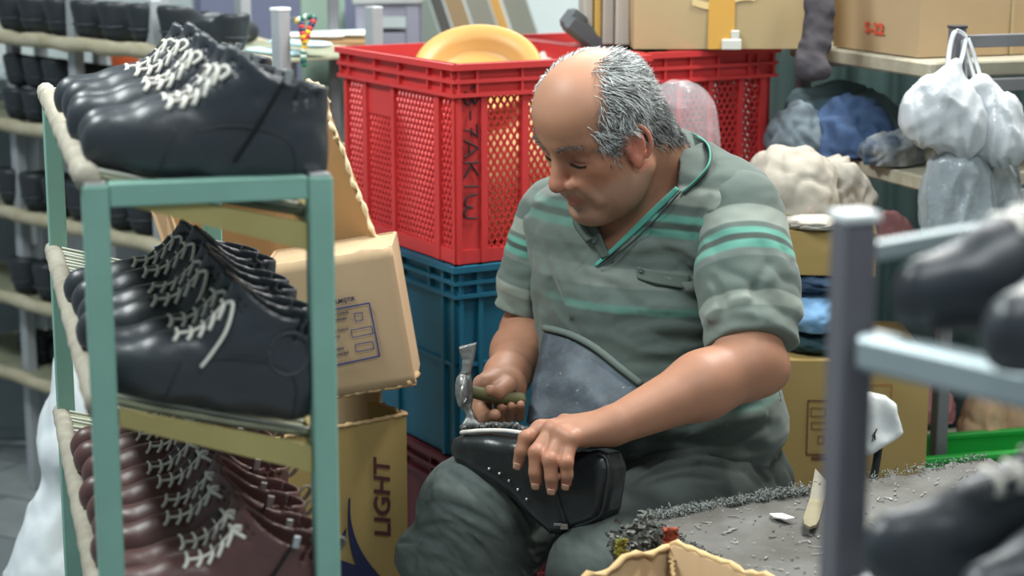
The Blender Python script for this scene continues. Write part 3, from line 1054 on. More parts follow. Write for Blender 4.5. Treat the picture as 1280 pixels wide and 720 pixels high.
for a, b in (((0, 0), (GW, 0)), ((0, GL), (GW, GL))):
    MB().bar(gp_(a[0] + .0125, a[1], GZ - .010), gp_(b[0] - .0125, b[1], GZ - .010), .022, .022).build('top_bar', m_grn, rack)
for u_ in (0, GW):
    MB().box(gp_(u_, 0, GZ + .001), (.020, .020, .003), GM, .001).build('post_cap', mat('bare_steel', '#cfd2d2', rough=.3, metal=.6), rack)
TILT = R(13)
def shelf(z, drop, dz_r):
    "tape wrapped rail on the left, lower rail on the right, corded deck between"
    n = 40
    pts = np.array([gp_(-.006, -.005 + (GL + .01) * i / (n - 1), z + .003 * math.sin(i * 1.3)) for i in range(n)])
    MB().tube(pts, .0120 + .0005 * np.sin(np.arange(n) * 2.1), 10).build('wrapped_rail', m_tpe, rack, True)
    MB().bar(gp_(GW - .002, .013, z - drop), gp_(GW - .002, GL - .013, z - drop), .020, .020).build('rail', m_ybd, rack)
    W_ = GW
    nv = 60
    gg = np.zeros((nv, 9, 3))
    for i in range(nv):
        for j in range(9):
            t = j / 8
            gg[i, j] = gp_(.004 + (GW - .008) * t, .014 + (GL - .028) * i / (nv - 1), z + .004 - drop * t - .002 * math.sin(PI * t))
    MB().sheet(gg[:, ::-1], .006).build('deck', m_dck, rack, True)
    mb = MB()
    for i in range(34):
        v = .02 + (GL - .04) * i / 33
        mb.tube(np.array([gp_(.004 + (GW - .010) * t, v + .004 * math.sin(i * 2.7 + t * 4), z + .0065 - drop * t - .002 * math.sin(PI * t)) for t in np.linspace(0, 1, 8)]), .0016, 5)
    o = mb.build('deck_cords', m_crd, rack, True); o['kind'] = 'stuff'
    MB().prism([gp_(.013, -.006, z - .004), gp_(GW - .013, -.006, z - drop - .004), gp_(GW - .013, -.006, z - drop - .030), gp_(.013, -.006, z - .020)], gl * .012).build('end_board', m_ybd, rack)
SH = [(GZ + .004, .045), (P(95, 512, 1.75)[2] + .004, .050), (P(120, 792, 1.75)[2], .050)]
for z, dr in SH: shelf(z, dr, 0)

# ---------------------------------------------------------------- boots
def boot_shape():
    s = SDF()
    fl = lambda p: p * f32([1, 1.18, 1])
    b = SDF()
    b.u(d_cone((-.082, 0, .040), (-.02, 0, .042), .036, .036))
    b.u(d_cone((-.02, 0, .040), (.050, 0, .031), .036, .034), .02)
    b.u(d_cone((.050, 0, .031), (.102, 0, .024), .034, .025), .02)
    b.u(d_cone((.026, 0, .042), (-.026, 0, .085), .027, .034), .02)
    b.u(d_cone((-.066, 0, .06), (-.064, 0, .17), .038, .044), .03)
    b.u(d_cone((-.026, 0, .085), (-.052, 0, .165), .034, .040), .03)
    s.u(lambda p: b(fl(p)) / 1.18)
    base = SDF(); base.ops = list(s.ops)
    s.disp(lambda p: fbm(p * 26, 2) * .0022 * (1 + 1.2 * smoothstep(.06, .13, p[:, 2])), .004)
    s.inter(lambda p: (-p[:, 2]).astype(np.float32), .004)
    s.inter(lambda p: (p[:, 2] - .126 - .22 * p[:, 0] - .006 * np.sin(p[:, 0] * 55 + 1.0)).astype(np.float32) * .9, .004)
    s.sub(lambda p: np.maximum(base(p) + .0042, .075 - p[:, 2]).astype(np.float32), .002)
    # lacing gap down the instep
    s.sub(d_box((-.008, 0, .120), (.058, .0055, .055), roty(R(42)), .003), .002)
    return s, base
b_sdf, b_base = boot_shape()
bV, bF = surface(b_sdf, np.array([-.14, -.05, -.01]), np.array([.14, .05, .19]), .0032, 1)
bV, bF = biggest(bV, bF)
def btrace(x, y, z=.25, d=(0, 0, -1)):
    q_ = np.array([x, y, z], float); d = np.array(d, float)
    for _ in range(120):
        e = float(b_base(f32(q_)[None])[0])
        if e < .0005: return q_
        q_ = q_ + d * e * .8
    return q_
m_bk2 = mat('black_boot_leather', '#2b3036', rough=.40, spec=.55, var='#353b42', vscale=24, bump=.35, bscale=150, bdist=.003, coat=.15)
m_brn = mat('brown_boot_leather', '#5e403d', rough=.42, spec=.5, var='#4a3030', vscale=20, bump=.3, bscale=150, bdist=.003, coat=.1)
m_lace = mat('white_lace', '#dfdcd2', rough=.85, bump=.4, bscale=400)
m_tong = mat('dark_tongue', '#17191b', rough=.7)
m_tongb = mat('brown_tongue', '#2f1d1c', rough=.7)
m_zipd = mat('boot_zip', '#0f1013', rough=.45)
m_lin = mat('felt_lining', '#7b7468', rough=.95)
def lace_row(kind):
    mb = MB()
    xs = np.linspace(.048, -.040, 60); arc = np.array([btrace(x, .012) for x in xs])
    al = np.concatenate([[0], np.cumsum(np.linalg.norm(np.diff(arc, axis=0), axis=1))])
    st = [(float(np.interp(.0145 * k, al, xs)), 0) for k in range(5)]
    a_, b_ = [], []
    for i, (x, _) in enumerate(st):
        pl_, pr_ = btrace(x, .0165), btrace(x, -.0165)
        mid = (pl_ + pr_) / 2 + np.array([0, 0, .004])
        lo = btrace(x + .003, .021)
        mb.tube(curve([lo + np.array([0, .001, .001]), pl_ + np.array([0, .0, .002]), mid, pr_ + np.array([0, 0, .002])], 12), .0024, 6)
        a_.append(pl_ + np.array([0, -.004, .0035]))
    mb.tube(curve(a_, 24), .0019, 6)
    e = a_[-1]
    if kind == 0:
        mb.tube(curve([e, e + (-.006, .006, .004), e + (-.010, .012, .000), e + (-.002, .014, -.008)], 14), .0021, 6)
        mb.tube(curve([e, e + (-.008, .002, .004), e + (-.014, .008, .004)], 10), .0021, 6)
    elif kind == 1:
        mb.tube(curve([e, e + (-.008, .012, .004), e + (-.006, .024, -.020), e + (.004, .026, -.045), e + (.012, .026, -.060)], 20), .0021, 6)
    else:
        mb.tube(curve([e, e + (-.006, .004, .003), e + (-.010, .004, .007), e + (-.002, .002, .006), e], 14), .0021, 6)
        mb.tube(curve([e, e + (-.006, .010, .001), e + (-.014, .014, -.001)], 10), .0021, 6)
    return mb
def make_boot(name, style):
    "0 black with side zip, 1 black with round ankle patch, 2 brown with side zip"
    t = thing(name, None, None)
    lm, tm = (m_brn, m_tongb) if style == 2 else (m_bk2, m_tong)
    meshobj('upper', bV, bF, lm, t, True, False)
    lace_row(style).build('laces', m_lace, t, True, False)
    gg = np.array([[np.array([x, y, 0]) + np.array([0, 0, btrace(x, 0)[2] - .008]) for y in np.linspace(-.013, .013, 5)] for x in np.linspace(.052, float(np.interp(.112, [btrace(x_, 0)[2] for x_ in np.linspace(.06, -.05, 40)], np.linspace(.06, -.05, 40))), 14)])
    MB().sheet(gg, .003).build('tongue', tm, t, True, False)
    mb = MB()
    def side(x, z): return btrace(x, .12, z, (0, -1, 0)) + np.array([0, .0006, 0])
    if style != 1:
        mb.tube(np.array([side(x, z) for x, z in curve([(-.022, .030), (-.038, .065), (-.052, .10), (-.056, .112)], 18)]), .0050, 6, flat=.35)
        z_ = mb.build('zip', m_zipd, t, True, False)
        MB().box(side(-.058, .113) + np.array([0, .003, 0]), (.007, .004, .012)).build('zip_pull', mat('zip_steel', '#b9bcbd', rough=.3, metal=.8), z_, False, False)
    else:
        mb.tube(np.array([side(-.066 + .021 * math.cos(a), .074 + .021 * math.sin(a)) for a in np.linspace(0, 2 * PI, 33)]), .0013, 6)
        mb.build('ankle_patch', mat('patch_edge', '#41474a', rough=.5), t, True, False)
    if style == 2:
        MB().tube(curve([(-.100, .012, .100), (-.108, .010, .116), (-.116, .004, .112), (-.112, -.004, .098), (-.104, -.008, .092)], 16), .0026, 6, flat=.6).build('pull_loop', m_lin, t, True, False)
    mb = MB()
    mb.tube(np.array([side(x, z) for x, z in curve([(.048, .008), (.044, .030), (.040, .048)], 12)]), .0011, 5)
    mb.tube(np.array([side(x, z) for x, z in curve([(-.086, .008), (-.080, .045), (-.060, .060), (-.020, .062), (.02, .050)], 24)]), .0009, 5)
    mb.build('stitch_line', mat('stitching', '#2e3236', rough=.6) if style != 2 else mat('brown_stitching', '#5d3f3b', rough=.6), t, True, False)
    return t
def place_row(style, n, z, drop, v0, dv, labels, group, u=.112, scale=.92):
    proto = make_boot('boot', style)
    for i in range(n):
        t = proto if i == 0 else copy_tree(proto)
        pos = gp_(u + .004 * math.sin(i * 2.3), v0 + dv * i, 0)
        tl = math.atan2(drop, GW)
        # toe to the left: local x = -gw, tilted up by tl
        ax = -gw * math.cos(tl) + EZ * math.sin(tl)
        az = gw * math.sin(tl) + EZ * math.cos(tl)
        an = R(-3 + 5 * math.sin(i * 1.7))
        ay = np.cross(az, ax)
        ax2 = ax * math.cos(an) + ay * math.sin(an); ay2 = np.cross(az, ax2)
        zz = z + .0045 - drop * (u / GW) + .0025
        M_ = Matrix([[ax2[k], ay2[k], az[k], 0] for k in range(3)] + [[0, 0, 0, 1]])
        t.rotation_euler = M_.to_euler(); t.location = (pos[0], pos[1], zz); t.scale = (scale, scale * .92, scale * ((1.09 if style == 0 else 1.04) + .03 * math.sin(i * 3.1 + 1.2)))
        tag(t, labels(i), 'boot', group)
ORD = ['nearest the camera', 'second from the front', 'third from the front', 'fourth from the front', 'fifth from the front', 'sixth from the front', 'seventh from the front', 'eighth from the front', 'ninth from the front']
place_row(0, 6, SH[0][0], SH[0][1], .034, .088, lambda i: 'black zip boot with white laces on the green rack top, ' + ORD[i], 'black boots on the top shelf', .104, .95)
place_row(1, 6, SH[1][0], SH[1][1], .026, .082, lambda i: 'black ankle-patch boot with white laces on the middle shelf, ' + ORD[i], 'black boots on the middle shelf', .100, .93)
place_row(2, 9, SH[2][0], SH[2][1], .030, .068, lambda i: 'brown boot with white laces on the low green shelf, ' + ORD[i], 'brown boots on the lowest shelf', .102, .92)

# ================================================================== grey shoe rack far left
LA = R(44)
la = np.array([-math.sin(LA), math.cos(LA), 0]); ln_ = np.array([math.cos(LA), math.sin(LA), 0])   # along (away), depth (to the back)
L0 = P(100, 57, 4.0)
def lp_(s, d, z): return np.array([L0[0], L0[1], 0]) + (-la) * s + ln_ * d + EZ * z
zr_ = [L0[2], P(62, 172, 4.03)[2], P(100, 291, 4.0)[2], P(62, 402, 4.03)[2], P(40, 500, 4.05)[2]]
srk = thing('shoe_rack', 'long grey steel rack with taped rails holding rows of black shoes', 'rack', tuple(lp_(0, 0, 0)), (0, 0, LA + PI / 2))
LM = np.stack([-la, ln_, EZ], 1)
s0, s1 = -.75, solve_len(np.array([L0[0], L0[1], L0[2]]), -la, 352)
ztop = P(352, 12, 3.55)[2]
m_rl = mat('taped_rail', '#b3ac96', rough=.8, var='#93896c', vscale=14, vamt=.7, spots='#3f3a30', sscale=28, sthr=.69, bump=.5, bscale=60)
for s_ in (-.62, -.36, -.10, .20, s1):
    for d_ in (0.05, .27):
        if s_ == s1: d_ -= .05
        MB().box(lp_(s_, d_, ztop / 2), (.026, .026, ztop), LM, .002).build('post', mat('light_steel', '#a3a8ac', rough=.5, metal=.15, var='#8a8f94', vscale=10), srk)
MB().box(lp_(s1, 0, ztop + .003), (.028, .028, .006), LM, .001).build('post_cap', mat('white_cap', '#e8ecec', rough=.4), srk)
for k, z_ in enumerate(zr_):
    e_ = s1 - .03
    n = 30
    for d_, rr in ((0.012, .0155), (.29, .013)):
        MB().tube(np.array([lp_(s0 + (e_ - s0) * i / (n - 1), d_, z_ + .002 * math.sin(i * 1.7)) for i in range(n)]), rr * (1 + .10 * np.sin(np.arange(n) * 2.3)), 9, flat=1.0).build('taped_rail', m_rl, srk, True)
    MB().box(lp_((s0 + e_) / 2, .15, z_ + .004), (e_ - s0, .25, .006), LM, .001).build('deck', m_dck, srk)
def shoe_shape():
    s = SDF()
    s.u(d_cone((0, 0, .028), (0, 0, .075), .027, .036))
    s.u(d_cone((.02, 0, .028), (.14, 0, .030), .030, .034), .02)
    s.u(d_cone((.14, 0, .030), (.185, 0, .024), .034, .025), .02)
    s.u(d_cone((.03, 0, .055), (.09, 0, .050), .033, .028), .03)
    s.inter(lambda p: (-p[:, 2]).astype(np.float32), .004)
    s.inter(lambda p: (p[:, 2] - .088 + .18 * np.maximum(p[:, 0], 0)).astype(np.float32), .004)
    s.sub(d_cone((.004, 0, .060), (.06, 0, .085), .026, .028), .004)
    return s
sV, sF = surface(shoe_shape(), np.array([-.05, -.05, -.01]), np.array([.22, .05, .12]), .005, 1)
m_shoe = mat('black_shoe', '#23282d', rough=.42, spec=.5, var='#30363c', vscale=14, bump=.25, bscale=90)
def make_shoe():
    t = thing('shoe', None, None)
    meshobj('shoe_upper', sV, sF, m_shoe, t, True, False)
    MB().tube(np.array([(-.030 * math.cos(a) * 1.0 - .002, .0325 * math.sin(a), .034) for a in np.linspace(-PI / 2, PI / 2, 14)]), .0016, 5).build('heel_seam', mat('shoe_seam', '#3d444a', rough=.5), t, True, False)
    return t
shoe0 = make_shoe(); used = [False]
def shoe(s_, d_, z_, lab, grp, yaw=0.0, sc=1.0, flip=False, roll=0.0):
    t = shoe0 if not used[0] else copy_tree(shoe0)
    used[0] = True
    p_ = lp_(s_, d_, z_ + (.088 * sc if flip else 0))
    t.location = tuple(p_)
    t.rotation_euler = (PI if flip else 0.0, roll, LA + yaw)
    t.scale = (sc, sc, sc)
    tag(t, lab, 'shoe', grp)
    return t
def s_at(px, z_):
    "distance along the rack seen at photo column px"
    lo, hi = -.9, 1.2
    for _ in range(40):
        m_ = (lo + hi) / 2
        if PR(lp_(m_, .02, z_))[0] < px: lo = m_
        else: hi = m_
    return lo
NTH = ['leftmost', 'second from the left', 'third from the left', 'fourth from the left', 'fifth from the left', 'sixth from the left', 'seventh from the left', 'eighth from the left', 'ninth from the left']
for i, px in enumerate((2, 31, 64, 97, 131, 168, 206)):
    shoe(s_at(px, zr_[0]), .045, zr_[0] + .0085, 'black shoe heel-out on the far rack top shelf, ' + NTH[i], 'shoes on the far rack top shelf', R(4 * math.sin(i * 2.1)), .96)
for i, px in enumerate((9, 33, 57)):
    for j in (0, 1):
        shoe(s_at(px, zr_[1]), .045 + .006 * j, zr_[1] + .0085 + .074 * j, ('upper' if j else 'lower') + ' black shoe of the stacked pair on the far second shelf, ' + NTH[i], 'stacked shoes on the far second shelf', R(5 * math.sin(i * 1.1 + j)), .84)
for i, px in enumerate((4, 33, 62, 90, 138, 167)):
    shoe(s_at(px, zr_[2]), .045, zr_[2] + .0085, 'black shoe heel-out on the far rack third shelf, ' + NTH[i], 'shoes on the far rack third shelf', R(4 * math.sin(i * 2.7)), 1.0)
for i, px in enumerate((20, 50, 84)):
    shoe(s_at(px, zr_[3]), .045, zr_[3] + .0085, 'black shoe heel-out on the far rack fourth shelf, ' + NTH[i], 'shoes on the far rack fourth shelf', R(4 * math.sin(i * 1.9)), 1.0)
for i, px in enumerate((14, 50)):
    shoe(s_at(px, zr_[4]), .10, zr_[4] + .0085, ('low black shoe at the left on the far rack bottom shelf', 'low black shoe at the right on the far rack bottom shelf')[i], 'shoes on the far rack bottom shelf', R(70), .9)
# bits lying on the top shelf by the end post
shoe(s_at(268, zr_[0]) , .07, zr_[0] + .0085, 'long black shoe lying sideways on the far rack top shelf', 'shoes on the far rack top shelf', R(95), .85)
m_pb = mat('pale_blue_plastic', '#b9d4dc', rough=.3)
for i, (px, dz, l_) in enumerate(((298, .012, 'glossy pale blue sole lying on the far rack top shelf'), (318, .030, 'upper pale blue sole stacked near the rack end post'))):
    s_ = s_at(px, zr_[0])
    sdo = SDF(); c_ = lp_(s_, .10 + .02 * i, zr_[0] + dz)
    sdo.u(d_cone(c_ - la * -.05, c_ + la * -.06, .026, .032, sq=(EZ, .22)))
    tag(sdfobj('shoe_sole', sdo, c_ - .12, c_ + .12, .004, m_pb, None, 1), l_, 'sole')
# workbench behind with leaning tools, at the rack end
m_wdb = mat('bench_wood', '#8a6a42', rough=.8, var='#6b5030', vscale=6, stretch=(1, 6, 6))
bt_ = thing('side_table', 'wooden topped grey table beyond the rack end post', 'table', tuple(P(405, 60, 4.16) * np.array([1, 1, 0])))
tc_ = P(410, 48, 4.16)
MB().box(tc_ - EZ * .012, (.20, .20, .024), None, .003).build('table_top', m_wdb, bt_)
for sx in (-.09, .09):
    for sy in (-.085, .085):
        MB().box((tc_[0] + sx, tc_[1] + sy, (tc_[2] - .024) / 2), (.022, .022, tc_[2] - .024), None, .002).build('leg', m_gal, bt_)
for i, (px, py, lab) in enumerate(((385, 40, 'white plastic shoe sole on the far table'), (425, 44, 'pale sole at the right on the far table'))):
    c_ = P(px, py, 4.12 + .05 * i); c_[2] = tc_[2] + .009
    sdo = SDF(); sdo.u(d_cone(c_ + (-.05, 0, 0), c_ + (.05, .01, 0), .022, .030, sq=(EZ, .28)))
    tag(sdfobj('shoe_sole', sdo, c_ - .12, c_ + .12, .004, mat('white_sole', '#dfe6e6', rough=.4), None, 1), lab, 'sole')
# beaded lanyard hanging from the end post
m_bead = [mat('bead_%s' % n_, c_, rough=.35) for n_, c_ in (('yellow', '#e0c232'), ('navy', '#20294f'), ('white', '#dfe2de'), ('red', '#c23a3a'), ('green', '#2f7d55'))]
lan = thing('bead_string', 'string of multicoloured beads hanging at the far rack end post', 'beads', tuple(P(385, 50, 3.50)))
pth = curve([P(372, 26, 3.515), P(384, 21, 3.51), P(392, 24, 3.51), P(386, 38, 3.50), P(381, 55, 3.50), P(379, 68, 3.50), P(380, 80, 3.50)], 22)
pth2 = curve([P(377, 30, 3.50), P(378, 42, 3.495), P(380, 52, 3.495)], 7)
for i, q_ in enumerate(np.concatenate([pth, pth2])):
    MB().ball(q_, .0062, 8, 6).build('bead', m_bead[(i * 7 + i // 3) % 5], lan, True)
MB().tube(pth, .0012, 5).build('string', m_ink, lan, True)
MB().bar(lp_(s1, .0, P(372, 24, 3.52)[2]) , P(395, 22, 3.52) + (0, .01, 0), .006, .006).build('hook', m_gal, lan)
# orange tub, on the floor shelf behind the rack
oc = P(157, 95, 4.75)
ot = thing('tub', 'small orange plastic tub beyond the far rack', 'tub', (oc[0], oc[1], oc[2]))
MB().lathe([(.0001, 0), (.030, 0), (.038, .058), (.041, .060), (.039, .062), (.034, .058), (.027, .004), (.0001, .004)], 24, Matrix.Translation(oc)).build('tub_body', mat('orange_plastic', '#ef6a34', rough=.4), ot, True)
tb_ = thing('cabinet', 'grey steel cabinet behind the far shoe rack', 'cabinet', (oc[0] - .1, oc[1] + .1, 0))
MB().box((oc[0] - .36, oc[1] + .16, oc[2] / 2 - .001), (1.0, .42, oc[2] - .002), None, .004).build('cabinet_body', mat('cabinet_paint', '#8b959a', rough=.5, var='#77828a', vscale=3), tb_)
for i in range(3):
    d_ = MB().box((oc[0] - .68 + .33 * i, oc[1] - .052, oc[2] / 2), (.31, .012, oc[2] - .06), None, .003).build('door', mat('cabinet_door', '#7d888e', rough=.5, var='#6b767d', vscale=3), tb_)
    MB().box((oc[0] - .56 + .33 * i, oc[1] - .064, oc[2] * .6), (.012, .014, .09), None, .003).build('handle', m_stl0 if False else mat('bare_steel', '#cfd2d2'), d_)
# leaning boards and frame at the top, against the back wall
for i, (xa, xb, c_, lab) in enumerate(((512, 545, '#6e7a72', 'grey-green board leaning leftmost behind the red crate'), (548, 562, '#3d3c3a', 'dark narrow board leaning behind the red crate'), (566, 588, '#8a7352', 'brown board leaning behind the red crate'),
                             (592, 620, '#77776c', 'olive grey board leaning behind the red crate'), (622, 634, '#b98a3e', 'thin ochre board leaning behind the red crate'), (638, 668, '#6f7369', 'grey board leaning rightmost behind the red crate'))):
    a = P(xb, 30, 4.7 + .03 * i)
    w_ = (xb - xa) / 2400 * 4.9
    q_ = MB()
    lean = np.array([-.34, .10, 1]); lean /= np.linalg.norm(lean)
    bz0 = a - lean * (a[2] / lean[2])
    top_ = a + lean * .22
    q_.prism([bz0, bz0 - RT * w_, top_ - RT * w_, top_], (0, .025, 0))
    tag(q_.build('leaning_board', mat('board_%s' % c_[1:], c_, rough=.7, var='#5c5a52', vscale=5, vamt=.35, stretch=(1, 1, .2))), lab, 'board')
fq = P(487, 20, 4.3)
fr_ = thing('metal_frame', 'lavender grey metal stool frame standing behind the red crate', 'frame', (fq[0], fq[1], 0))
m_lav = mat('lavender_paint', '#8b8d9c', rough=.45, metal=.2, var='#777988', vscale=8)
for sx in (-.055, .055):
    for sy in (-.08, .08):
        MB().box((fq[0] + sx, fq[1] + sy, (fq[2] + .03) / 2), (.028, .028, fq[2] + .03), None, .002).build('leg', m_lav, fr_)
for zz in (fq[2] - .045, fq[2] + .018):
    for sy in (-.08, .08):
        MB().bar((fq[0] - .055, fq[1] + sy, zz), (fq[0] + .055, fq[1] + sy, zz), .02, .026).build('crossbar', m_lav, fr_)
MB().box((fq[0], fq[1], fq[2] + .040), (.15, .20, .018), None, .003).build('seat', mat('steel_plate', '#c0c6c8', rough=.3, metal=.5), fr_)
# grey-green sheet standing behind the rack end
a, b = P(376, 60, 4.35), P(431, 60, 4.35)
o = MB().box(((a[0] + b[0]) / 2, 4.36, .62), (b[0] - a[0], .02, 1.24), None, .003).build('panel', mat('green_panel', '#8fa79a', rough=.6, var='#7d9488', vscale=4))
tag(o, 'pale green panel standing between the shoe rack and the red crate', 'panel')
a, b = P(411, 60, 4.20), P(424, 60, 4.20)
o = MB().box(((a[0] + b[0]) / 2, 4.2, .64), (b[0] - a[0], .022, 1.28), None, .003).build('steel_upright', m_gal)
tag(o, 'grey steel upright standing before the pale green panel', 'post')
# bluish machine box at the very top
a, b = P(358, 2, 5.0), P(435, 40, 5.0)
mc = thing('cabinet', 'dull lavender blue metal locker at the back left', 'cabinet', ((a[0] + b[0]) / 2, 5.15, 0))
MB().box(((a[0] + b[0]) / 2 - .1, 5.2, .68), (.45, .36, 1.36), None, .004).build('cabinet_body', mat('blue_grey_paint', '#737890', rough=.5, var='#666b82', vscale=3), mc)
MB().box(((a[0] + b[0]) / 2 - .1, 5.012, .68), (.41, .012, 1.28), None, .003).build('door', mat('blue_grey_door', '#696e86', rough=.5), mc)

# ================================================================== white sack on the floor at the left
wk = SDF()
c_ = P(62, 640, 3.05)
zz = lambda y: P(60, y, 3.05)[2]
wk.u(d_ell((P(75, 650, 3.1)[0], 3.12, .17), (.10, .12, .20)))
wk.u(d_cone((P(95, 560, 3.1)[0], 3.12, zz(570)), (P(105, 470, 3.1)[0], 3.14, zz(462)), .075, .045), .08)
wk.disp(lambda p: fbm(p * f32([14, 14, 6]), 3) * .012 + ridged(p * f32([10, 10, 5]) + 9, 2) * .008, .022)
wk.inter(lambda p: (.004 - p[:, 2]).astype(np.float32), .01)
sk_ = thing('sack', 'white woven sack standing on the tiles behind the green rack', 'sack', (P(80, 650, 3.1)[0], 3.12, 0))
sdfobj('sack_body', wk, (P(75, 650, 3.1)[0] - .2, 2.9, -.01), (P(105, 470, 3.1)[0] + .2, 3.34, zz(440) + .02), .006, mat('white_sacking', '#dfe5e8', rough=.8, var='#c8d0d6', vscale=7, bump=.3, bscale=200), sk_, 1)
MB().tube([(P(105, 470, 3.1)[0] + .034 * math.cos(a), 3.14 + .034 * math.sin(a), zz(462)) for a in np.linspace(0, 2 * PI, 16)], .004, 6).build('tie_cord', mat('tie', '#c9c4b4', rough=.9), sk_, True)

# ================================================================== cartons behind the green rack
# printed pale box leaning on the LIGHT box
Yk = 2.78
tl_, tr_k, br_k, bl_k = P(330, 322, Yk), P(487, 297, Yk), P(520, 470, Yk), P(362, 506, Yk)
ux = unit(tr_k - tl_); vy = unit(tl_ - bl_k); vy = unit(vy - ux * (ux @ vy)); nn = np.cross(ux, vy)
Wk, Hk, Dk = np.linalg.norm(br_k - bl_k) * .985, np.linalg.norm(tr_k - br_k), .13
kb = thing('cardboard_box', 'pale cardboard box with blue printed control form, tilted on the open ochre box', 'box', tuple(bl_k - nn * Dk / 2 + ux * Wk / 2))
kf = Frame(bl_k, ux, vy)
mb = MB()
gr = np.zeros((14, 14, 3))
for i in range(14):
    for j in range(14):
        u_, v_ = i / 13, j / 13
        gr[i, j] = kf.at(Wk * u_, Hk * v_, .0016 * math.sin(PI * u_) * math.sin(PI * v_) * gnoise(np.array([[u_ * 3, v_ * 3, 4.2]]))[0] - .0) + vy * (.004 * gnoise(np.array([[u_ * 7, 1.1, 2]]))[0] * (1 if j in (0, 13) else 0))
mb.sheet(gr, .005); mb.build('front_panel', m_kra2, kb, True)
for nm, q_ in (('side_panel', [kf.at(Wk, 0, -.004), kf.at(Wk, 0, -Dk), kf.at(Wk, Hk, -Dk), kf.at(Wk, Hk, -.004)]), ('side_panel', [kf.at(.005, 0, -.004), kf.at(.005, 0, -Dk), kf.at(.005, Hk, -Dk), kf.at(.005, Hk, -.004)])):
    MB().prism(q_, -ux * .005).build(nm, m_kra2, kb)
MB().prism([kf.at(.003, Hk - .002, -.004), kf.at(Wk - .006, Hk - .002, -.004), kf.at(Wk - .006, Hk - .002, -Dk), kf.at(.003, Hk - .002, -Dk)], -vy * .005).build('top_panel', m_kra2, kb)
MB().prism([kf.at(.003, .008, -.004), kf.at(Wk - .006, .008, -.004), kf.at(Wk - .006, .008, -Dk), kf.at(.003, .008, -Dk)], vy * .005).build('bottom_panel', m_kra2, kb)
MB().prism([kf.at(.003, 0, -Dk), kf.at(Wk - .003, 0, -Dk), kf.at(Wk - .003, Hk, -Dk), kf.at(.003, Hk, -Dk)], -nn * .004).build('back_panel', m_kra2, kb)
def frayed(a, b, w, d, m, nm, parent, seed=0, n=40, r=.0045):
    pts = np.array([a + (b - a) * t + w * (.5 * gnoise(np.array([[t * 14 + seed, seed, 1.0]]))[0]) for t in np.linspace(0, 1, n)])
    rr = r * (1 + .5 * np.array([gnoise(np.array([[t * 33 + seed, 4.0, seed]]))[0] for t in np.linspace(0, 1, n)]))
    return MB().tube(pts, np.maximum(rr, .0012), 6, flat=.8).build(nm, m, parent, True)
m_fray = mat('torn_board', '#a98a62', rough=.95, var='#cbb28a', vscale=60, bump=.8, bscale=160)
frayed(kf.at(0, .001, -.004), kf.at(Wk, .001, -.004), vy * .006, 0, m_fray, 'worn_edge', kb, 3)
frayed(kf.at(Wk - .012, .004, 0), kf.at(Wk + .002, .010, -.03), vy * .008, 0, m_fray, 'worn_corner', kb, 5, 14, .006)
pr = MB()
fa = kf.uv(413, 456); fb = kf.uv(475, 445); fc = kf.uv(463, 378); fd = kf.uv(395, 390)
kx = lambda px, py: kf.uv(px, py)
for (p, q) in ((kx(395, 461), kx(475, 444)), (kx(475, 444), kx(462, 378)), (kx(462, 378), kx(385, 392)), (kx(385, 392), kx(398, 461))):
    d_ = unit(np.array([q[0] - p[0], q[1] - p[1]])); s_ = np.array([-d_[1], d_[0]]) * .0011
    kf.poly(pr, [(p[0] - s_[0], p[1] - s_[1]), (q[0] - s_[0], q[1] - s_[1]), (q[0] + s_[0], q[1] + s_[1]), (p[0] + s_[0], p[1] + s_[1])], .0046)
for quad in (((443, 391), (453, 390), (454, 399), (445, 401)), ((439, 412), (465, 407), (467, 416), (441, 421)), ((444, 430), (466, 426), (468, 435), (446, 439))):
    for k in range(4):
        p, q = kx(*quad[k]), kx(*quad[(k + 1) % 4])
        d_ = unit(np.array([q[0] - p[0], q[1] - p[1]])); s_ = np.array([-d_[1], d_[0]]) * .0006
        kf.poly(pr, [(p[0] - s_[0], p[1] - s_[1]), (q[0] - s_[0], q[1] - s_[1]), (q[0] + s_[0], q[1] + s_[1]), (p[0] + s_[0], p[1] + s_[1])], .0046)
pr.build('form_frame', m_blup, kb, label='blue printed form with three tick boxes')
pr = MB()
rt_ = 0.02
u_, v_ = kx(378, 390); kf.text(pr, 'KALİTE KONTROL YAPILMIŞTIR', u_ - .035, v_ + .0035, .0088, rt_, 0, .00025, .92, .0046)
pr.build('form_heading', m_navy, kb, label='dark blue printed heading')
pr = MB()
for px, py, tx in ((414, 396, 'Dikim Kontrolü'), (420, 402, 'Yapılmıştır'), (414, 417, 'n Boya Kontrol'), (420, 423, 'Sorgu'), (414, 440, 'n Paketleme'), (418, 446, 'Personel Sicil')):
    u_, v_ = kx(px, py); kf.text(pr, tx, u_ - .004, v_ + .002, .0058, rt_, 0, .0001, .85, .0046)
pr.build('form_captions', m_navy, kb, label='small dark blue captions')
pr = MB()
u_, v_ = kx(404, 351); kf.poly(pr, [(u_, v_), (u_ + .014, v_), (u_ + .014, v_ + .003), (u_, v_ + .003)], .0046)
pr.build('printed_bar', m_navy, kb)
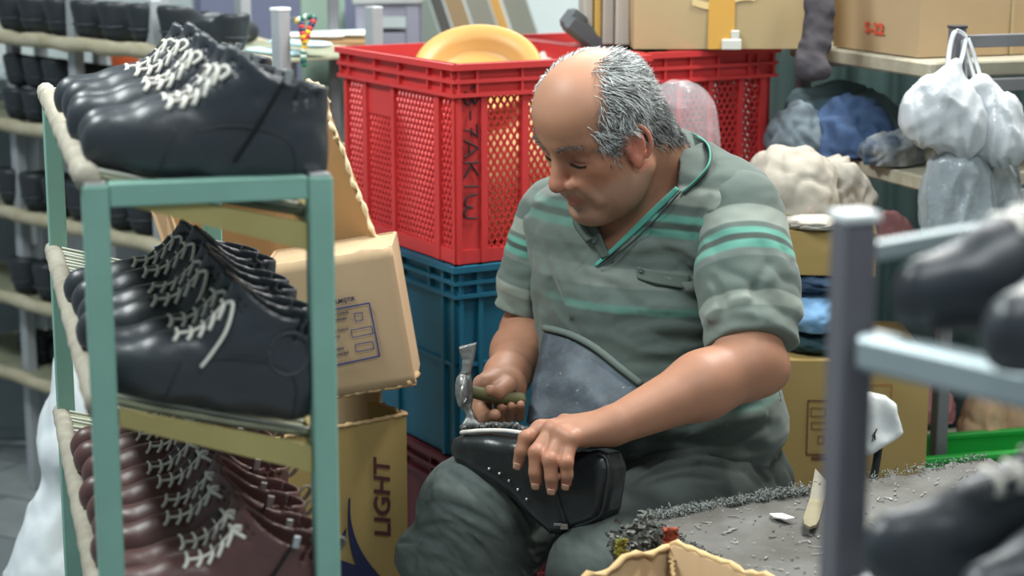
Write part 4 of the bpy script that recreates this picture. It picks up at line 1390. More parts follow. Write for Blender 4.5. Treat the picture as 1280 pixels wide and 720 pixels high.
# LIGHT box, open at the top
YL = 2.80
la_, lb_ = P(340, 565, YL), P(508, 518, YL)
yl = R(36)
lx_ = np.array([math.cos(yl), math.sin(yl), 0]); ly_ = np.array([-math.sin(yl), math.cos(yl), 0])
cr_ = P(508, 518, 2.84)
WL = .27
A_ = cr_ - lx_ * WL
zl = cr_[2]
cl_ = A_ + lx_ * WL / 2 + ly_ * .11
lb = carton('cardboard_box', 'open ochre cardboard box with navy emblem and upright dark lettering on its front', (cl_[0], cl_[1], 0), (WL, .22, zl), yl, m_kra4, True, wobble=.003)
lf = face(lb, WL, .22)
frayed(lf.at(.002, zl, -.002), lf.at(WL, zl, -.002), EZ * .008, 0, m_fray, 'worn_edge', lb, 7, 40, .0042)
frayed(lf.at(WL, zl, -.002), lf.at(WL, zl, -.21), EZ * .008, 0, m_fray, 'worn_edge', lb, 9, 30, .0042)
pr = MB()
u_, v_ = lf.uv(482, 672)
kk = lf.uv(480, 620)
lf.text(pr, 'LIGHT', u_ + .006, v_ - .0, .040, PI / 2, .25, .0008, 1.12, .004)
pr.build('lettering', mat('dark_red_print', '#4a2628', rough=.7), lb, label='dark lettering turned upright')
pr = MB()
def pg(pts): lf.poly(pr, [lf.uv(x, y) for x, y in pts], .0038)
arc1 = [(x, y) for x, y in curve([(436, 622), (437, 650), (446, 680), (462, 706), (480, 726)], 14)]
arc2 = [(x, y) for x, y in curve([(462, 740), (448, 715), (438, 690), (433, 655), (434, 622)], 14)]
for k in range(13):
    a0, a1 = arc1[k], arc1[k + 1]; b0, b1 = arc2[13 - k], arc2[12 - k]
    pg([a0, a1, b1, b0])
pg([(418, 680), (431, 659), (430, 677), (418, 694)]); pg([(418, 697), (444, 706), (462, 740), (418, 740)])
pr.build('emblem', m_navy, lb, label='dark navy swoosh emblem')
MB().box((cl_[0], cl_[1], zl * .42), (WL - .02, .20, zl * .8), np.stack([lx_, ly_, EZ], 1), .01).build('dark_inside_block', mat('dark_inside', '#2c2b28', rough=.9, bump=.5, bscale=30), lb)  # added dark block gives the open box its dark inside
# tall torn carton behind the rack: back panel, side flaps with torn edges
m_inn = mat('inner_board', '#a57d50', rough=.85, var='#966f42', vscale=5, bump=.2, bscale=60, stretch=(1, 1, 1))
ob = thing('cardboard_box', 'tall open brown cardboard box with torn flaps behind the green rack', 'box', tuple(P(320, 300, 3.0) * np.array([1, 1, 0])))
def panel(pts, off, m, nm, lab=None):
    o_ = MB().prism(pts, off).build(nm, m, ob)
    if lab: o_['label'] = lab
    return o_
b0, b1 = P(215, 250, 3.02), P(362, 250, 3.10)
zb0, zb1 = .0, P(300, 175, 3.05)[2]
panel([(b0[0], b0[1], 0), (b1[0], b1[1], 0), (b1[0], b1[1], zb1), (b0[0], b0[1], zb1)], (0, .006, 0), m_inn, 'back_panel')
r0 = P(362, 330, 3.09)
rp = [P(358, 340, 3.08), P(471, 304, 2.90), P(455, 262, 2.905), P(440, 225, 2.91), P(423, 178, 2.92), P(411, 146, 2.925), P(404, 112, 2.93), P(385, 101, 2.96), P(352, 110, 3.08)]
fl = MB()
zb_ = lambda q_: np.array([q_[0], q_[1], q_[2]])
fl.prism(rp, (.004, .006, 0)); o_ = fl.build('side_flap', m_inn, ob)
rw = np.array([rp[1], rp[2], rp[3], rp[4], rp[5], rp[6], rp[7]])
rwc = curve(rw, 46)
rwc = rwc + np.stack([np.array([gnoise(np.array([[i * .45, 2.2, k * 3.3]]))[0] * .006 for i in range(46)]) for k in range(3)], 1)
MB().tube(rwc, .0055 * (1 + .5 * np.sin(np.arange(46) * 1.9)), 6, flat=.6).build('torn_edge', mat('torn_pale', '#cbb591', rough=.95, var='#e2d3b4', vscale=50, bump=.8, bscale=160), ob, True)
MB().prism([P(358, 340, 3.08), P(471, 304, 2.90), P(471, 304, 2.90) * np.array([1, 1, 0]), P(358, 340, 3.08) * np.array([1, 1, 0])], (.004, .006, 0)).build('side_panel', m_kra, ob)
lf_ = [P(184, 250, 2.86), P(205, 243, 2.88), P(222, 290, 2.92), P(232, 330, 2.94), P(212, 330, 2.90)]
MB().prism(lf_, (0, .005, 0)).build('side_flap', m_kra2, ob)
MB().prism([P(232, 420, 2.94), P(212, 330, 2.90), P(232, 330, 2.94)], (0, .005, 0)).build('flap_corner', m_kra2, ob)
a_ = P(212, 330, 2.90); b_ = b0
MB().prism([(a_[0], a_[1], 0), (b0[0], b0[1], 0), (b0[0], b0[1], P(215, 330, 3.02)[2]), (a_[0], a_[1], P(212, 330, 2.9)[2])], (.005, 0, 0)).build('side_panel', m_kra2, ob)
MB().prism([P(193, 308, 2.873), P(202, 307, 2.880), P(207, 324, 2.885), P(198, 326, 2.880)], (0, -.002, 0)).build('blue_mark', m_blup, ob)
# ================================================================== the shoemaker
man = thing('person', 'seated balding grey-haired person in a striped polo shirt hammering a boot on the lap', 'person',
            loc=tuple(PZ(860, 640, 0.0) * 0 + np.array([0.22, 2.72, 0.0])))
f32 = lambda a: np.asarray(a, np.float32)

# ---- head frame
def headrot(yaw, pit, rol):
    f = np.array([-math.sin(yaw), -math.cos(yaw), 0]); l = np.array([math.cos(yaw), -math.sin(yaw), 0]); u = np.array([0, 0, 1.])
    f2 = f * math.cos(pit) - u * math.sin(pit); u2 = u * math.cos(pit) + f * math.sin(pit)
    l3 = l * math.cos(rol) + u2 * math.sin(rol); u3 = u2 * math.cos(rol) - l * math.sin(rol)
    return np.stack([f2, l3, u3])
HM = headrot(R(54), R(25), R(-4))
HC = P(760, 163, 2.66)
HS = 0.925
def hl(p):
    return ((np.asarray(p) - HC) @ HM.T / HS)
def hw(q):
    return HC + (np.asarray(q) * HS) @ HM

head = SDF()
E = lambda c, r, M=None: d_ell(c, r, M)
def rotz(a): return np.array([[math.cos(a), math.sin(a), 0], [-math.sin(a), math.cos(a), 0], [0, 0, 1]])
def roty(a): return np.array([[math.cos(a), 0, math.sin(a)], [0, 1, 0], [-math.sin(a), 0, math.cos(a)]])
def rotx(a): return np.array([[1, 0, 0], [0, math.cos(a), math.sin(a)], [0, -math.sin(a), math.cos(a)]])
head.u(E((.006, 0, .047), (.091, .080, .082)))
head.u(E((.040, 0, .050), (.064, .069, .068)), .03)
head.u(E((.042, 0, -.012), (.052, .062, .070)), .03)
head.u(E((.034, 0, -.062), (.056, .056, .046)), .03)
head.u(E((.082, 0, -.094), (.018, .022, .018)), .025)
for s in (1, -1):
    head.u(d_cone((.0, .056 * s, -.050), (.070, .018 * s, -.096), .020, .018), .03)
    head.u(E((.036, .046 * s, -.062), (.040, .026, .040)), .025)
    head.u(E((.058, .044 * s, -.012), (.028, .021, .019)), .022)
    head.u(E((.074, .022 * s, -.034), (.022, .018, .020)), .02)
    head.u(d_cone((.092, .010 * s, .029), (.071, .053 * s, .029), .0115, .0105), .014)
    head.sub(E((.103, .034 * s, .010), (.022, .021, .0120)), .011)
    head.u(E((.0745, .033 * s, .0070), (.0165, .0175, .0130)), .004)
    head.u(d_cone((.0885, .019 * s, .0170), (.0770, .050 * s, .0140), .0042, .0040), .003)
    head.u(d_cone((.0875, .018 * s, -.006), (.0760, .046 * s, -.006), .0040, .0035), .006)
head.u(E((-.02, 0, -.10), (.058, .052, .050)), .018)          # flesh under the jaw
head.u(E((.035, 0, -.103), (.040, .040, .020)), .02)
# nose
head.u(d_cone((.091, 0, .024), (.1165, 0, -.024), .0080, .0110), .012)
head.u(E((.1155, 0, -.029), (.0140, .0130, .0120)), .006)
for s in (1, -1):
    head.u(E((.1015, .0155 * s, -.033), (.0130, .0080, .0095)), .0035)
    head.sub(E((.109, .0078 * s, -.0425), (.006, .0036, .004)), .002)
    head.u(d_cone((.095, .027 * s, -.034), (.082, .041 * s, -.066), .006, .007), .010)   # fold beside the mouth
    head.sub(d_cone((.104, .0235 * s, -.040), (.0925, .0345 * s, -.066), .0022, .0016), .005)
for s in (1, -1):
    head.sub(d_cone((.093, .019 * s, .0215), (.0815, .048 * s, .0180), .0012, .0012), .003)
head.u(E((.089, 0, -.052), (.017, .028, .018)), .014)
head.u(d_cone((.1015, 0, -.0565), (.0905, .022, -.0620), .0062, .0032), .004)
head.u(d_cone((.1015, 0, -.0565), (.0905, -.022, -.0620), .0062, .0032), .004)
head.u(d_cone((.0995, 0, -.0690), (.089, .019, -.0645), .0066, .0030), .006)
head.u(d_cone((.0995, 0, -.0690), (.089, -.019, -.0645), .0066, .0030), .006)
head.sub(d_cone((.109, 0, -.0630), (.0935, .0255, -.0660), .0024, .0020), .003)
head.sub(d_cone((.109, 0, -.0630), (.0935, -.0255, -.0660), .0024, .0020), .003)
head.sub(E((.099, 0, -.0805), (.008, .018, .0055)), .010)
# ears
for s in (1, -1):
    Me = rotz(R(-22 * s)) @ roty(R(10))
    ring = []
    for k in range(15):
        a = R(-140 + 285 * k / 14)
        ring.append(np.array([.015, .0825 * s, .002]) + np.array([-.017 * math.sin(a) * (1 if a > 0 else .8), .0, .0275 * math.cos(a)]) @ Me + np.array([0, .007 * s * (math.sin(max(a, 0))), 0]))
    head.u(E((.017, .079 * s, -.002), (.017, .0075, .027), Me), .006)
    head.sub(E((.021, .088 * s, .002), (.0085, .0085, .016), Me), .006)
    head.u(d_chain(ring, [.0038] * 15), .004)
    head.u(E((.023, .083 * s, -.027), (.0080, .0060, .0100), Me), .006)
    head.u(E((.030, .078 * s, -.004), (.005, .006, .006)), .004)

body = SDF()
_cache = {}
body.u(lambda p: head(hl(p).astype(np.float32)) * HS)
NB = P(826, 238, 2.745)                                   # neck base
body.u(d_cone(hw((-.038, 0, -.02)), NB, .058, .068), .016)
body.u(d_cone(P(780, 330, 2.735), P(826, 265, 2.775), .070, .080), .05)
# torso core, hidden by the shirt
CH = P(795, 350, 2.745); BE = P(830, 480, 2.70); PE = P(868, 580, 2.72)
TF = unit(np.array([-math.sin(R(38)), -math.cos(R(38)), 0])); TL = np.array([math.cos(R(38)), -math.sin(R(38)), 0]); TU = np.array([0, 0, 1.])
TM = np.stack([TF, TL, TU])
body.u(d_ell(CH, (.085, .135, .15), TM), .05)
body.u(d_ell(BE, (.115, .140, .15), TM), .05)
# left arm (towards the camera)
LS = P(925, 275, 2.61); LE = P(938, 455, 2.475); LW = P(776, 528, 2.375)
body.u(d_cone(LS, LE, .040, .043), .03)
body.u(d_cone(CH + TU * .06, LS, .05, .036), .03)
LFM = LE + (LW - LE) * .38
body.u(d_cone(LE, LFM, .0435, .0425), .02)
body.u(d_cone(LFM, LW, .0425, .0265), .02)
body.u(d_ell(P(962, 462, 2.475), (.024, .026, .024)), .02)
# left hand: palm, four fingers draped over the boot, thumb behind it
def hp(x, y, Y): return P(630 + x / 5.54, 490 + y / 5.54, Y)
Lwr = hp(800, 232, 2.375)
mcp = [hp(255, 262, 2.392), hp(335, 262, 2.368), hp(400, 292, 2.350), hp(462, 330, 2.338)]
for m_, r_ in zip(mcp, (.0125, .0125, .012, .011)):
    body.u(d_cone(Lwr * .82 + m_ * .18, m_, .019, r_), .013)
body.u(d_cone(hp(640, 240, 2.40), hp(400, 300, 2.385), .018, .014), .016)
fing = [  # PIP, DIP, tip and radii
    [hp(152, 318, 2.372), hp(118, 410, 2.366), hp(100, 492, 2.370)],
    [hp(222, 420, 2.338), hp(218, 555, 2.332), hp(222, 625, 2.337)],
    [hp(318, 472, 2.322), hp(330, 590, 2.318), hp(332, 662, 2.323)],
    [hp(432, 488, 2.316), hp(436, 575, 2.316), hp(430, 632, 2.321)]]
for m_, (a, b, c), r_ in zip(mcp, fing, (.0090, .0092, .0092, .0082)):
    body.u(d_cone(m_, a, r_ * 1.16, r_ * 1.04), .007)
    body.u(d_cone(a, b, r_ * 1.04, r_ * .95), .003)
    body.u(d_cone(b, c, r_ * .95, r_ * .84), .003)
    body.u(d_ell(a + np.array([0, -.001, .0005]), np.full(3, r_ * 1.08)), .003)
body.u(d_cone(hp(600, 215, 2.42), hp(420, 215, 2.455), .014, .0115), .012)      # thumb
body.u(d_cone(hp(420, 215, 2.455), hp(300, 300, 2.475), .0112, .009), .006)
# knuckle ridges and tendons
for m_, a in zip(mcp, fing):
    body.u(d_ell(m_ + np.array([0, -.004, .004]), (.009, .009, .008)), .008)
# right arm (far side) and the hand round the hammer handle
RS = P(697, 275, 2.86); RE = P(664, 418, 2.87); RW = P(634, 470, 2.655)
body.u(d_cone(RS, RE, .036, .045), .03)
body.u(d_cone(CH + TU * .06, RS, .05, .032), .03)
body.u(d_cone(RE, RE * .55 + RW * .45, .046, .042), .02)
body.u(d_cone(RE * .55 + RW * .45, RW, .042, .029), .02)
def gp(x, y, Y): return P(560 + x / 5.14, 420 + y / 5.14, Y)
HA = gp(130, 355, 2.52); HB = gp(560, 440, 2.575)            # handle axis
body.u(d_cone(RW, gp(290, 300, 2.590), .028, .0205), .018)     # back of the hand
body.u(d_cone(RW, gp(390, 330, 2.610), .028, .022), .018)
body.u(d_cone(gp(400, 310, 2.60), gp(225, 310, 2.560), .021, .0145), .014)
body.u(d_cone(gp(385, 318, 2.570), gp(318, 366, 2.540), .0125, .0105), .007)      # thumb bent over the handle
body.u(d_cone(gp(318, 366, 2.540), gp(268, 352, 2.528), .0102, .0082), .003)
body.u(d_cone(gp(230, 330, 2.585), gp(215, 470, 2.575), .0140, .0125), .010)       # index wraps behind and below
body.u(d_cone(gp(215, 470, 2.575), gp(250, 535, 2.545), .0125, .0110), .006)
body.u(d_cone(gp(250, 535, 2.545), gp(300, 508, 2.526), .0108, .0088), .005)
for x0, yy in ((332, 6), (395, -2), (458, -10)):                # three fingers curled up from below
    body.u(d_cone(gp(x0 - 10, 340, 2.600), gp(x0 + 2, 500 + yy, 2.590), .0105, .0085), .006)
    body.u(d_cone(gp(x0 + 2, 505 + yy, 2.590), gp(x0, 530 + yy, 2.556), .0074, .0070), .002)
    body.u(d_cone(gp(x0, 530 + yy, 2.556), gp(x0 + 10, 452 + yy, 2.540), .0070, .0062), .001)

def skin_col(V):
    q = hl(V)
    n = fbm(V * 60, 2)[:, None] * .05 + fbm(V * 14, 2)[:, None] * .05
    base = np.array(srgb('#9c7059')[:3])
    col = np.tile(base, (len(V), 1)) * (1 + n)
    inhead = np.linalg.norm(q - np.array([.0, 0, .0]), axis=1) < .17
    ae = lambda c, r: np.exp(-(((q - np.array(c)) / np.array(r)) ** 2).sum(1))
    def tint(w, c, a):
        w = (np.clip(w, 0, 1) * a)[:, None]
        col[:] = col * (1 - w) + np.array(srgb(c)[:3]) * w
    tint(inhead * (ae((.115, 0, -.026), (.02, .022, .02))), '#b06a58', .55)
    tint(inhead * (ae((.07, .045, -.02), (.03, .03, .03)) + ae((.07, -.045, -.02), (.03, .03, .03))), '#b5725a', .5)
    # shaved beard shadow
    beard = smoothstep(-.030, -.050, q[:, 2]) * smoothstep(-.012, .012, q[:, 0]) * smoothstep(-.128, -.112, q[:, 2])
    tint(inhead * beard, '#8f7666', .50)
    tint(inhead * ae((.098, 0, -.047), (.02, .03, .008)), '#8c7466', .40)
    lipw = (np.abs(q[:, 2] + .0628) < .0105) * (np.abs(q[:, 1]) < .022) * (q[:, 0] > .088)
    tint(inhead * lipw, '#98605a', .75)
    ear = (np.abs(q[:, 1]) > .076) * (np.abs(q[:, 0] - .017) < .032) * (np.abs(q[:, 2]) < .045)
    tint(inhead * ear, '#c4705e', .55)
    for s in (1, -1):
        tint(inhead * ae((.085, .034 * s, .001), (.012, .02, .009)), '#a06a5a', .6)
        tint(inhead * ae((.090, .034 * s, .0015), (.014, .0175, .0020)), '#4a332c', .85)      # lash line of the lowered lid
    hm = hairmask(q)
    hm = (hm + sum(hairmask(q + rng.normal(size=q.shape) * .007) for _ in range(5))) / 6
    tint(inhead * hm, '#5e5a56', .70)
    tint(inhead * smoothstep(.06, .09, q[:, 2]) * (1 - hm), '#c08f74', .45)
    # hands: redder knuckles, greyish dust
    for m_ in mcp + [a[0] for a in fing]:
        tint(np.exp(-((V - m_) ** 2).sum(1) / .011 ** 2), '#ad6750', .5)
    for a in fing:
        tint(np.exp(-((V - a[2]) ** 2).sum(1) / .010 ** 2), '#b98070', .5)
    return col

def hairmask(q):
    f, l, u = q[:, 0], np.abs(q[:, 1]), q[:, 2]
    n = gnoise(q * 55) * .010
    far = q[:, 1] < 0
    front = np.where(far, .088, .070) - np.where(far, .45, .75) * np.maximum(0, u - .045) - .9 * np.maximum(0, .02 - u) * (u < .02)   # temple line
    side = (f + n < front)
    top = (l + n > np.where(far, .036, .044) - .3 * np.maximum(0, .03 - f)) | (f + n < -.052)
    low = (u + n > -.012 - .35 * np.maximum(0, .01-f) - .22 * np.maximum(0, -f - .02))
    earhole = (np.abs(f - .015) < .025) & (u < .028) & (l > .060)
    return (side & top & low & ~earhole).astype(float)

m_skin = mat('skin', None, rough=.50, spec=.45, attr='tone', sub=.05, bump=.25, bscale=420, bdist=.0015)
body_lo = np.minimum.reduce([P(560, 560, 2.30), P(560, 560, 2.9), CH - .2]) - .03
body_lo[1] = 2.27
body_hi = np.array([.46, 3.02, 1.24])
body_lo[0] = P(560, 500, 2.9)[0]; body_lo[2] = P(700, 640, 2.3)[2]
skin_o, SV, SF = sdfobj('skin', body, body_lo, body_hi, .0022, m_skin, man, 1, attrs={'tone': skin_col}, keep=True)

# ---- hair: short grey strands
def strands(roots, dirs, lens, rad, cols, droop, name, m, segs=3):
    n = len(roots)
    V = np.zeros((n, segs + 1, 3, 3)); A = np.zeros((n, segs + 1, 3, 3))
    d = dirs / np.linalg.norm(dirs, axis=1)[:, None]
    side = np.cross(d, np.array([.3, .2, .93])); side /= np.linalg.norm(side, axis=1)[:, None]
    up_ = np.cross(side, d)
    p = roots.copy()
    for s in range(segs + 1):
        r = rad * (1 - .8 * s / segs)
        for k in range(3):
            a = 2 * PI * k / 3
            V[:, s, k] = p + (math.cos(a) * side + math.sin(a) * up_) * (r[:, None] if not np.isscalar(r) else r)
        A[:, s] = cols[:, None, :]
        d = d + droop; d /= np.linalg.norm(d, axis=1)[:, None]
        p = p + d * (lens / segs)[:, None]
    b = np.arange(n)[:, None] * (segs + 1) * 3
    F = []
    for s in range(segs):
        for k in range(3):
            F.append(np.concatenate([b + s * 3 + k, b + s * 3 + (k + 1) % 3, b + (s + 1) * 3 + (k + 1) % 3, b + (s + 1) * 3 + k], 1))
    return meshobj(name, V.reshape(-1, 3), np.concatenate(F), m, man, True, True, attrs={'tone': A.reshape(-1, 3)})
m_hair = mat('hair', None, rough=.55, spec=.35, attr='tone')
tri = SV[SF].mean(1)
q = hl(tri)
ok = (np.linalg.norm(q, axis=1) < .165) & (hairmask(q + rng.normal(size=q.shape) * .0055) > .5) & (np.abs(q[:, 1]) < .084)
idx = np.flatnonzero(ok)
pick = rng.choice(idx, 11000)
e1 = SV[SF[pick, 1]] - SV[SF[pick, 0]]; e2 = SV[SF[pick, 3]] - SV[SF[pick, 0]]
root = SV[SF[pick, 0]] + e1 * rng.random((len(pick), 1)) + e2 * rng.random((len(pick), 1))
nrm = np.cross(e1, e2); nrm /= np.linalg.norm(nrm, axis=1)[:, None] + 1e-12
outw = tri[pick] - hw((0, 0, .04)); nrm *= np.sign((nrm * outw).sum(1))[:, None]
ql = hl(root)
flow = (np.array([-.35, 0, -1.0]) + 1.2 * np.stack([np.clip(ql[:, 2] - .07, 0, .05) * -14, ql[:, 1] * 4, np.zeros(len(ql))], 1)) @ HM
flow += np.stack([gnoise(root * 40 + 9), gnoise(root * 40 + 31), gnoise(root * 40 + 57)], 1) * 1.5 + rng.normal(size=root.shape) * .35
flow -= nrm * (flow * nrm).sum(1)[:, None]
flow /= np.linalg.norm(flow, axis=1)[:, None]
dirs = flow + nrm * (.36 + .42 * rng.random((len(pick), 1)))
edge = np.clip((.07 - np.abs(ql[:, 1])) * 8, 0, .5)
lens = (.013 + .013 * rng.random(len(pick))) * (1 - edge * .4) * np.where(ql[:, 2] < .0, .6, 1) * np.where(ql[:, 1] < 0, .6, 1) * np.where(ql[:, 0] > .03, .65, 1)
g = rng.random(len(pick)); lum = np.where(g < .50, .55 + .35 * rng.random(len(pick)), .05 + .16 * rng.random(len(pick)))
lum *= np.where(ql[:, 2] < .02, .55, 1) * np.where(ql[:, 0] < -.05, .7, 1)
cols = lum[:, None] * np.array([.95, 1.0, 1.0])
strands(root, dirs, lens, .00050 + .00025 * (g < .5), cols, np.array([0, 0, -.10]), 'hair', m_hair)
# eyebrows
def to_skin(pts):
    out = []
    for b0 in pts:
        o = hw(b0 + np.array([.03, 0, 0])); dvec = -HM[0]
        for _ in range(40):
            d = float(body(f32(o)[None])[0])
            if d < .0004: break
            o = o + dvec * d * .8
        out.append(o)
    return np.array(out)
for s in (1, -1):
    rb, db = [], []
    for k in range(150):
        t = rng.random()
        b0 = np.array([.099 - .026 * t ** 1.5, (.012 + .042 * t) * s, .027 + .007 * math.sin(t * 2.6) + rng.normal() * .0018])
        rb.append(b0); db.append(np.array([.15, (.9) * s, .15 - .35 * t]))
    rb = to_skin(rb)
    db = np.array(db) @ HM + rng.normal(size=(len(rb), 3)) * .12 + HM[0] * .10
    strands(rb, db, .006 + .004 * rng.random(len(rb)), .00040, np.tile(np.array([[.13, .105, .09]]), (len(rb), 1)) * (.6 + .9 * rng.random((len(rb), 1))), np.zeros(3), 'eyebrow', m_hair, 2)
# lashes of the lowered lids
for s in (1, -1):
    rb = to_skin([np.array([.09, (.019 + .029 * t) * s, .0005 - .0030 * math.sin(PI * t) - .0020 * t]) for t in np.linspace(0, 1, 60)])
    db = np.tile(HM[0] * .8 - HM[2] * .8, (60, 1)) + rng.normal(size=(60, 3)) * .15
    strands(rb, db, np.full(60, .0040), .00040, np.full((60, 3), .025), np.zeros(3), 'eyelashes', m_hair, 2)

# finger nails
m_nail = mat('nail', '#bf937c', rough=.35)
def look(p0, px, py):
    return p0
mb_n = []
for (a, b, c), r_ in zip(fing, (.0090, .0092, .0092, .0082)):
    ax = unit(c - b)
    n_ = unit(np.array([-.15, -1, .25]) - ax * (np.array([-.15, -1, .25]) @ ax)); sd = np.cross(ax, n_)
    g = np.zeros((7, 5, 3))
    for i in range(7):
        for j in range(5):
            u_, v_ = (i / 6 - .5) * .0095, (j / 4 - .5)
            w_ = .0095 * (1 - .45 * max(0, abs(i / 6 - .5) * 2 - .6))
            g[i, j] = c + ax * (u_ + .0008) + sd * v_ * w_ + n_ * (r_ * .93 - (v_ * w_) ** 2 / (r_ * 1.8) * 1.0 - max(0, u_) * .16)
    MB().sheet(g, .001).build('fingernail', m_nail, man, True)
# ================================================================== clothes of the shoemaker
def poly2(pts):
    "2-d polygon distance (negative inside)"
    v = np.asarray(pts, np.float32)
    def f(x, y):
        d = np.full(len(x), 1e9, np.float32); s = np.ones(len(x), np.float32)
        n = len(v)
        for i in range(n):
            a, b = v[i], v[(i - 1) % n]
            ex, ey = b - a
            wx, wy = x - a[0], y - a[1]
            h = np.clip((wx * ex + wy * ey) / (ex * ex + ey * ey), 0, 1)
            d = np.minimum(d, (wx - ex * h) ** 2 + (wy - ey * h) ** 2)
            c1, c2, c3 = y >= a[1], y < b[1], ex * wy > ey * wx
            s = np.where((c1 & c2 & c3) | (~c1 & ~c2 & ~c3), -s, s)
        return s * np.sqrt(d)
    return f
def d_view(pts, ymax):
    "a cut seen as the polygon pts in the photo, no deeper than y = ymax"
    g = poly2(pts)
    def f(p):
        q = p - f32(CAMP)
        w = q @ f32(FW)
        x = 640 + FPX * (q @ f32(RT)) / w; y = 360 - FPX * (q @ f32(UP)) / w
        return np.maximum(g(x, y) * (w / FPX) * .9, p[:, 1] - ymax)
    return f
def on(sdf, path, off=0.0):
    out = []
    for px, py in path:
        q_ = sdf.trace(px, py)
        if q_ is None: continue
        out.append(q_ + sdf.normal(q_) * off)
    return out
def crease(sdf, base, path, r=.005, off=.002, k=.010, ridge=False):
    Lp = sum(math.dist(path[i], path[i + 1]) for i in range(len(path) - 1))
    pts = on(base, curve(path, max(4, int(Lp / 9))), -off if ridge else off)
    if len(pts) > 1:
        n = len(pts)
        rs = [r * (.25 + .75 * math.sin(PI * (i + .6) / (n + .2))) for i in range(n)]
        (sdf.u if ridge else sdf.sub)(d_chain(pts, rs), k)

# ---------------------------------------------------------------- shirt torso
shirt = SDF()
shirt.u(d_ell(CH + TU * -.005, (.118, .168, .185), TM))
shirt.u(d_ell(BE + TF * .012, (.150, .158, .150), TM), .09)
shirt.u(d_ell(P(862, 535, 2.70), (.130, .145, .10), TM), .06)
shirt.u(d_cone(CH + TU * .085 - TL * .03, LS - TL * .015, .070, .062), .06)
shirt.u(d_cone(CH + TU * .085 + TL * .03, RS + TL * .015, .070, .055), .06)
shirt.u(d_cone(P(838, 205, 2.79), P(905, 245, 2.66), .056, .058), .05)
shirt.u(d_cone(P(822, 215, 2.78), P(720, 270, 2.85), .056, .050), .05)
sh_base = SDF(); sh_base.ops = list(shirt.ops)
def folds(p):
    q_ = p * f32([11, 11, 26]) + f32([0, 0, 1]) * 0
    wa = np.exp(-((p - f32(P(872, 400, 2.60))) ** 2).sum(1) / .13 ** 2)
    wb_ = np.exp(-((p - f32(P(700, 350, 2.70))) ** 2).sum(1) / .12 ** 2)
    wc = smoothstep(-.10, -.22, p[:, 2] - float(CH[2]))
    fa = np.abs(np.sin(p @ f32([.35, -.2, 1.0]) * 58 + 4 * fbm(p * 6, 2))) - .6
    fb2 = np.abs(np.sin(p @ f32([1.0, .3, .55]) * 55 + 4 * fbm(p * 6 + 8, 2))) - .6
    fc2 = np.abs(np.sin(p @ f32([-.35, .2, 1.0]) * 48 + 4 * fbm(p * 5 + 3, 2))) - .6
    return fbm(q_ + 3 * np.stack([p[:, 2] * 2] * 3, 1), 2) * .0045 - (fa * wa * .0075 + fb2 * wb_ * .0065 + fc2 * wc * .0050)
shirt.disp(folds, .010)
sh_fold = SDF(); sh_fold.ops = list(shirt.ops)
for pth in ([(876, 405), (845, 398), (805, 396), (770, 402)], [(878, 425), (850, 425), (800, 432)], [(884, 440), (840, 452), (790, 452)],
            [(700, 300), (720, 330), (735, 370), (738, 410)], [(690, 350), (705, 385), (722, 412)],
            [(950, 505), (900, 515), (860, 530)], [(960, 530), (915, 548), (870, 552)], [(868, 330), (838, 318), (800, 322)],
            [(885, 250), (870, 280), (872, 320)]):
    crease(shirt, sh_fold, pth, .006, .002, .010)
for pth in ([(872, 415), (840, 410), (790, 416)], [(880, 392), (850, 384), (815, 382)], [(690, 325), (705, 360), (712, 395)], [(955, 518), (905, 530), (870, 540)]):
    crease(shirt, sh_fold, pth, .006, .002, .012, True)
vneck = [(730, 268), (757, 320), (800, 280), (846, 238), (850, 205), (830, 150), (760, 150), (720, 230)]
shirt.sub(d_view(vneck, 2.775), .003)
shirt.sub(d_cone(NB + np.array([0, 0, -.02]), NB + np.array([0.01, .02, .2]), .066, .075), .006)
# front hem over the apron, waist
shirt.inter(lambda p: (P(0, 575, 2.7)[2] - p[:, 2]).astype(np.float32), .01)

ZR = lambda y: float(P(800, y, 2.62)[2])
C_mid, C_drk, C_lit, C_tea, C_dus = '#58645f', '#3f4945', '#8a938b', '#5c9688', '#6c7772'
bands = [(150, C_mid), (231, C_lit), (252, C_mid), (265, C_tea), (274, C_drk), (283, C_tea), (293, C_dus), (312, C_mid), (334, '#757e78'), (357, C_mid),
         (377, '#527a70'), (386, C_drk), (394, '#6f8c84'), (405, C_drk), (455, C_mid), (484, '#4f7a70'), (500, C_drk), (560, C_drk)]
def ramp_from(bands, tr=1.6):
    y0, y1 = bands[0][0], bands[-1][0]
    st = []
    for i, (y, c) in enumerate(bands[:-1]):
        a = (y - y0) / (y1 - y0); b = (bands[i + 1][0] - y0) / (y1 - y0); e = tr / (y1 - y0)
        st += [(a + (e if i else 0), c), (b - (e if i < len(bands) - 2 else 0), c)]
    return st
def torso_s(V):
    z0, z1 = ZR(bands[0][0]), ZR(bands[-1][0])
    zz = V[:, 2] + .012 * np.sin((V @ TL) * 6) + gnoise(V * 7) * .003 + (V @ TL - CH @ TL) * .06
    return (z0 - zz) / (z0 - z1)
b_t = [b for b in bands if b[0] not in (405, 394)]
m_torso = mat('polo_fabric', None, rough=.9, spec=.15, ramp=('stripe', ramp_from(b_t)), var='#4b534f', vscale=9, vamt=.5, spots='#7d847e', sscale=38, sthr=.66,
              bump=.5, bscale=900, sheen=.15, wr=(12, .3, .004, (1, 1, 2.4)), mixattr=('muted', '#505a55'))
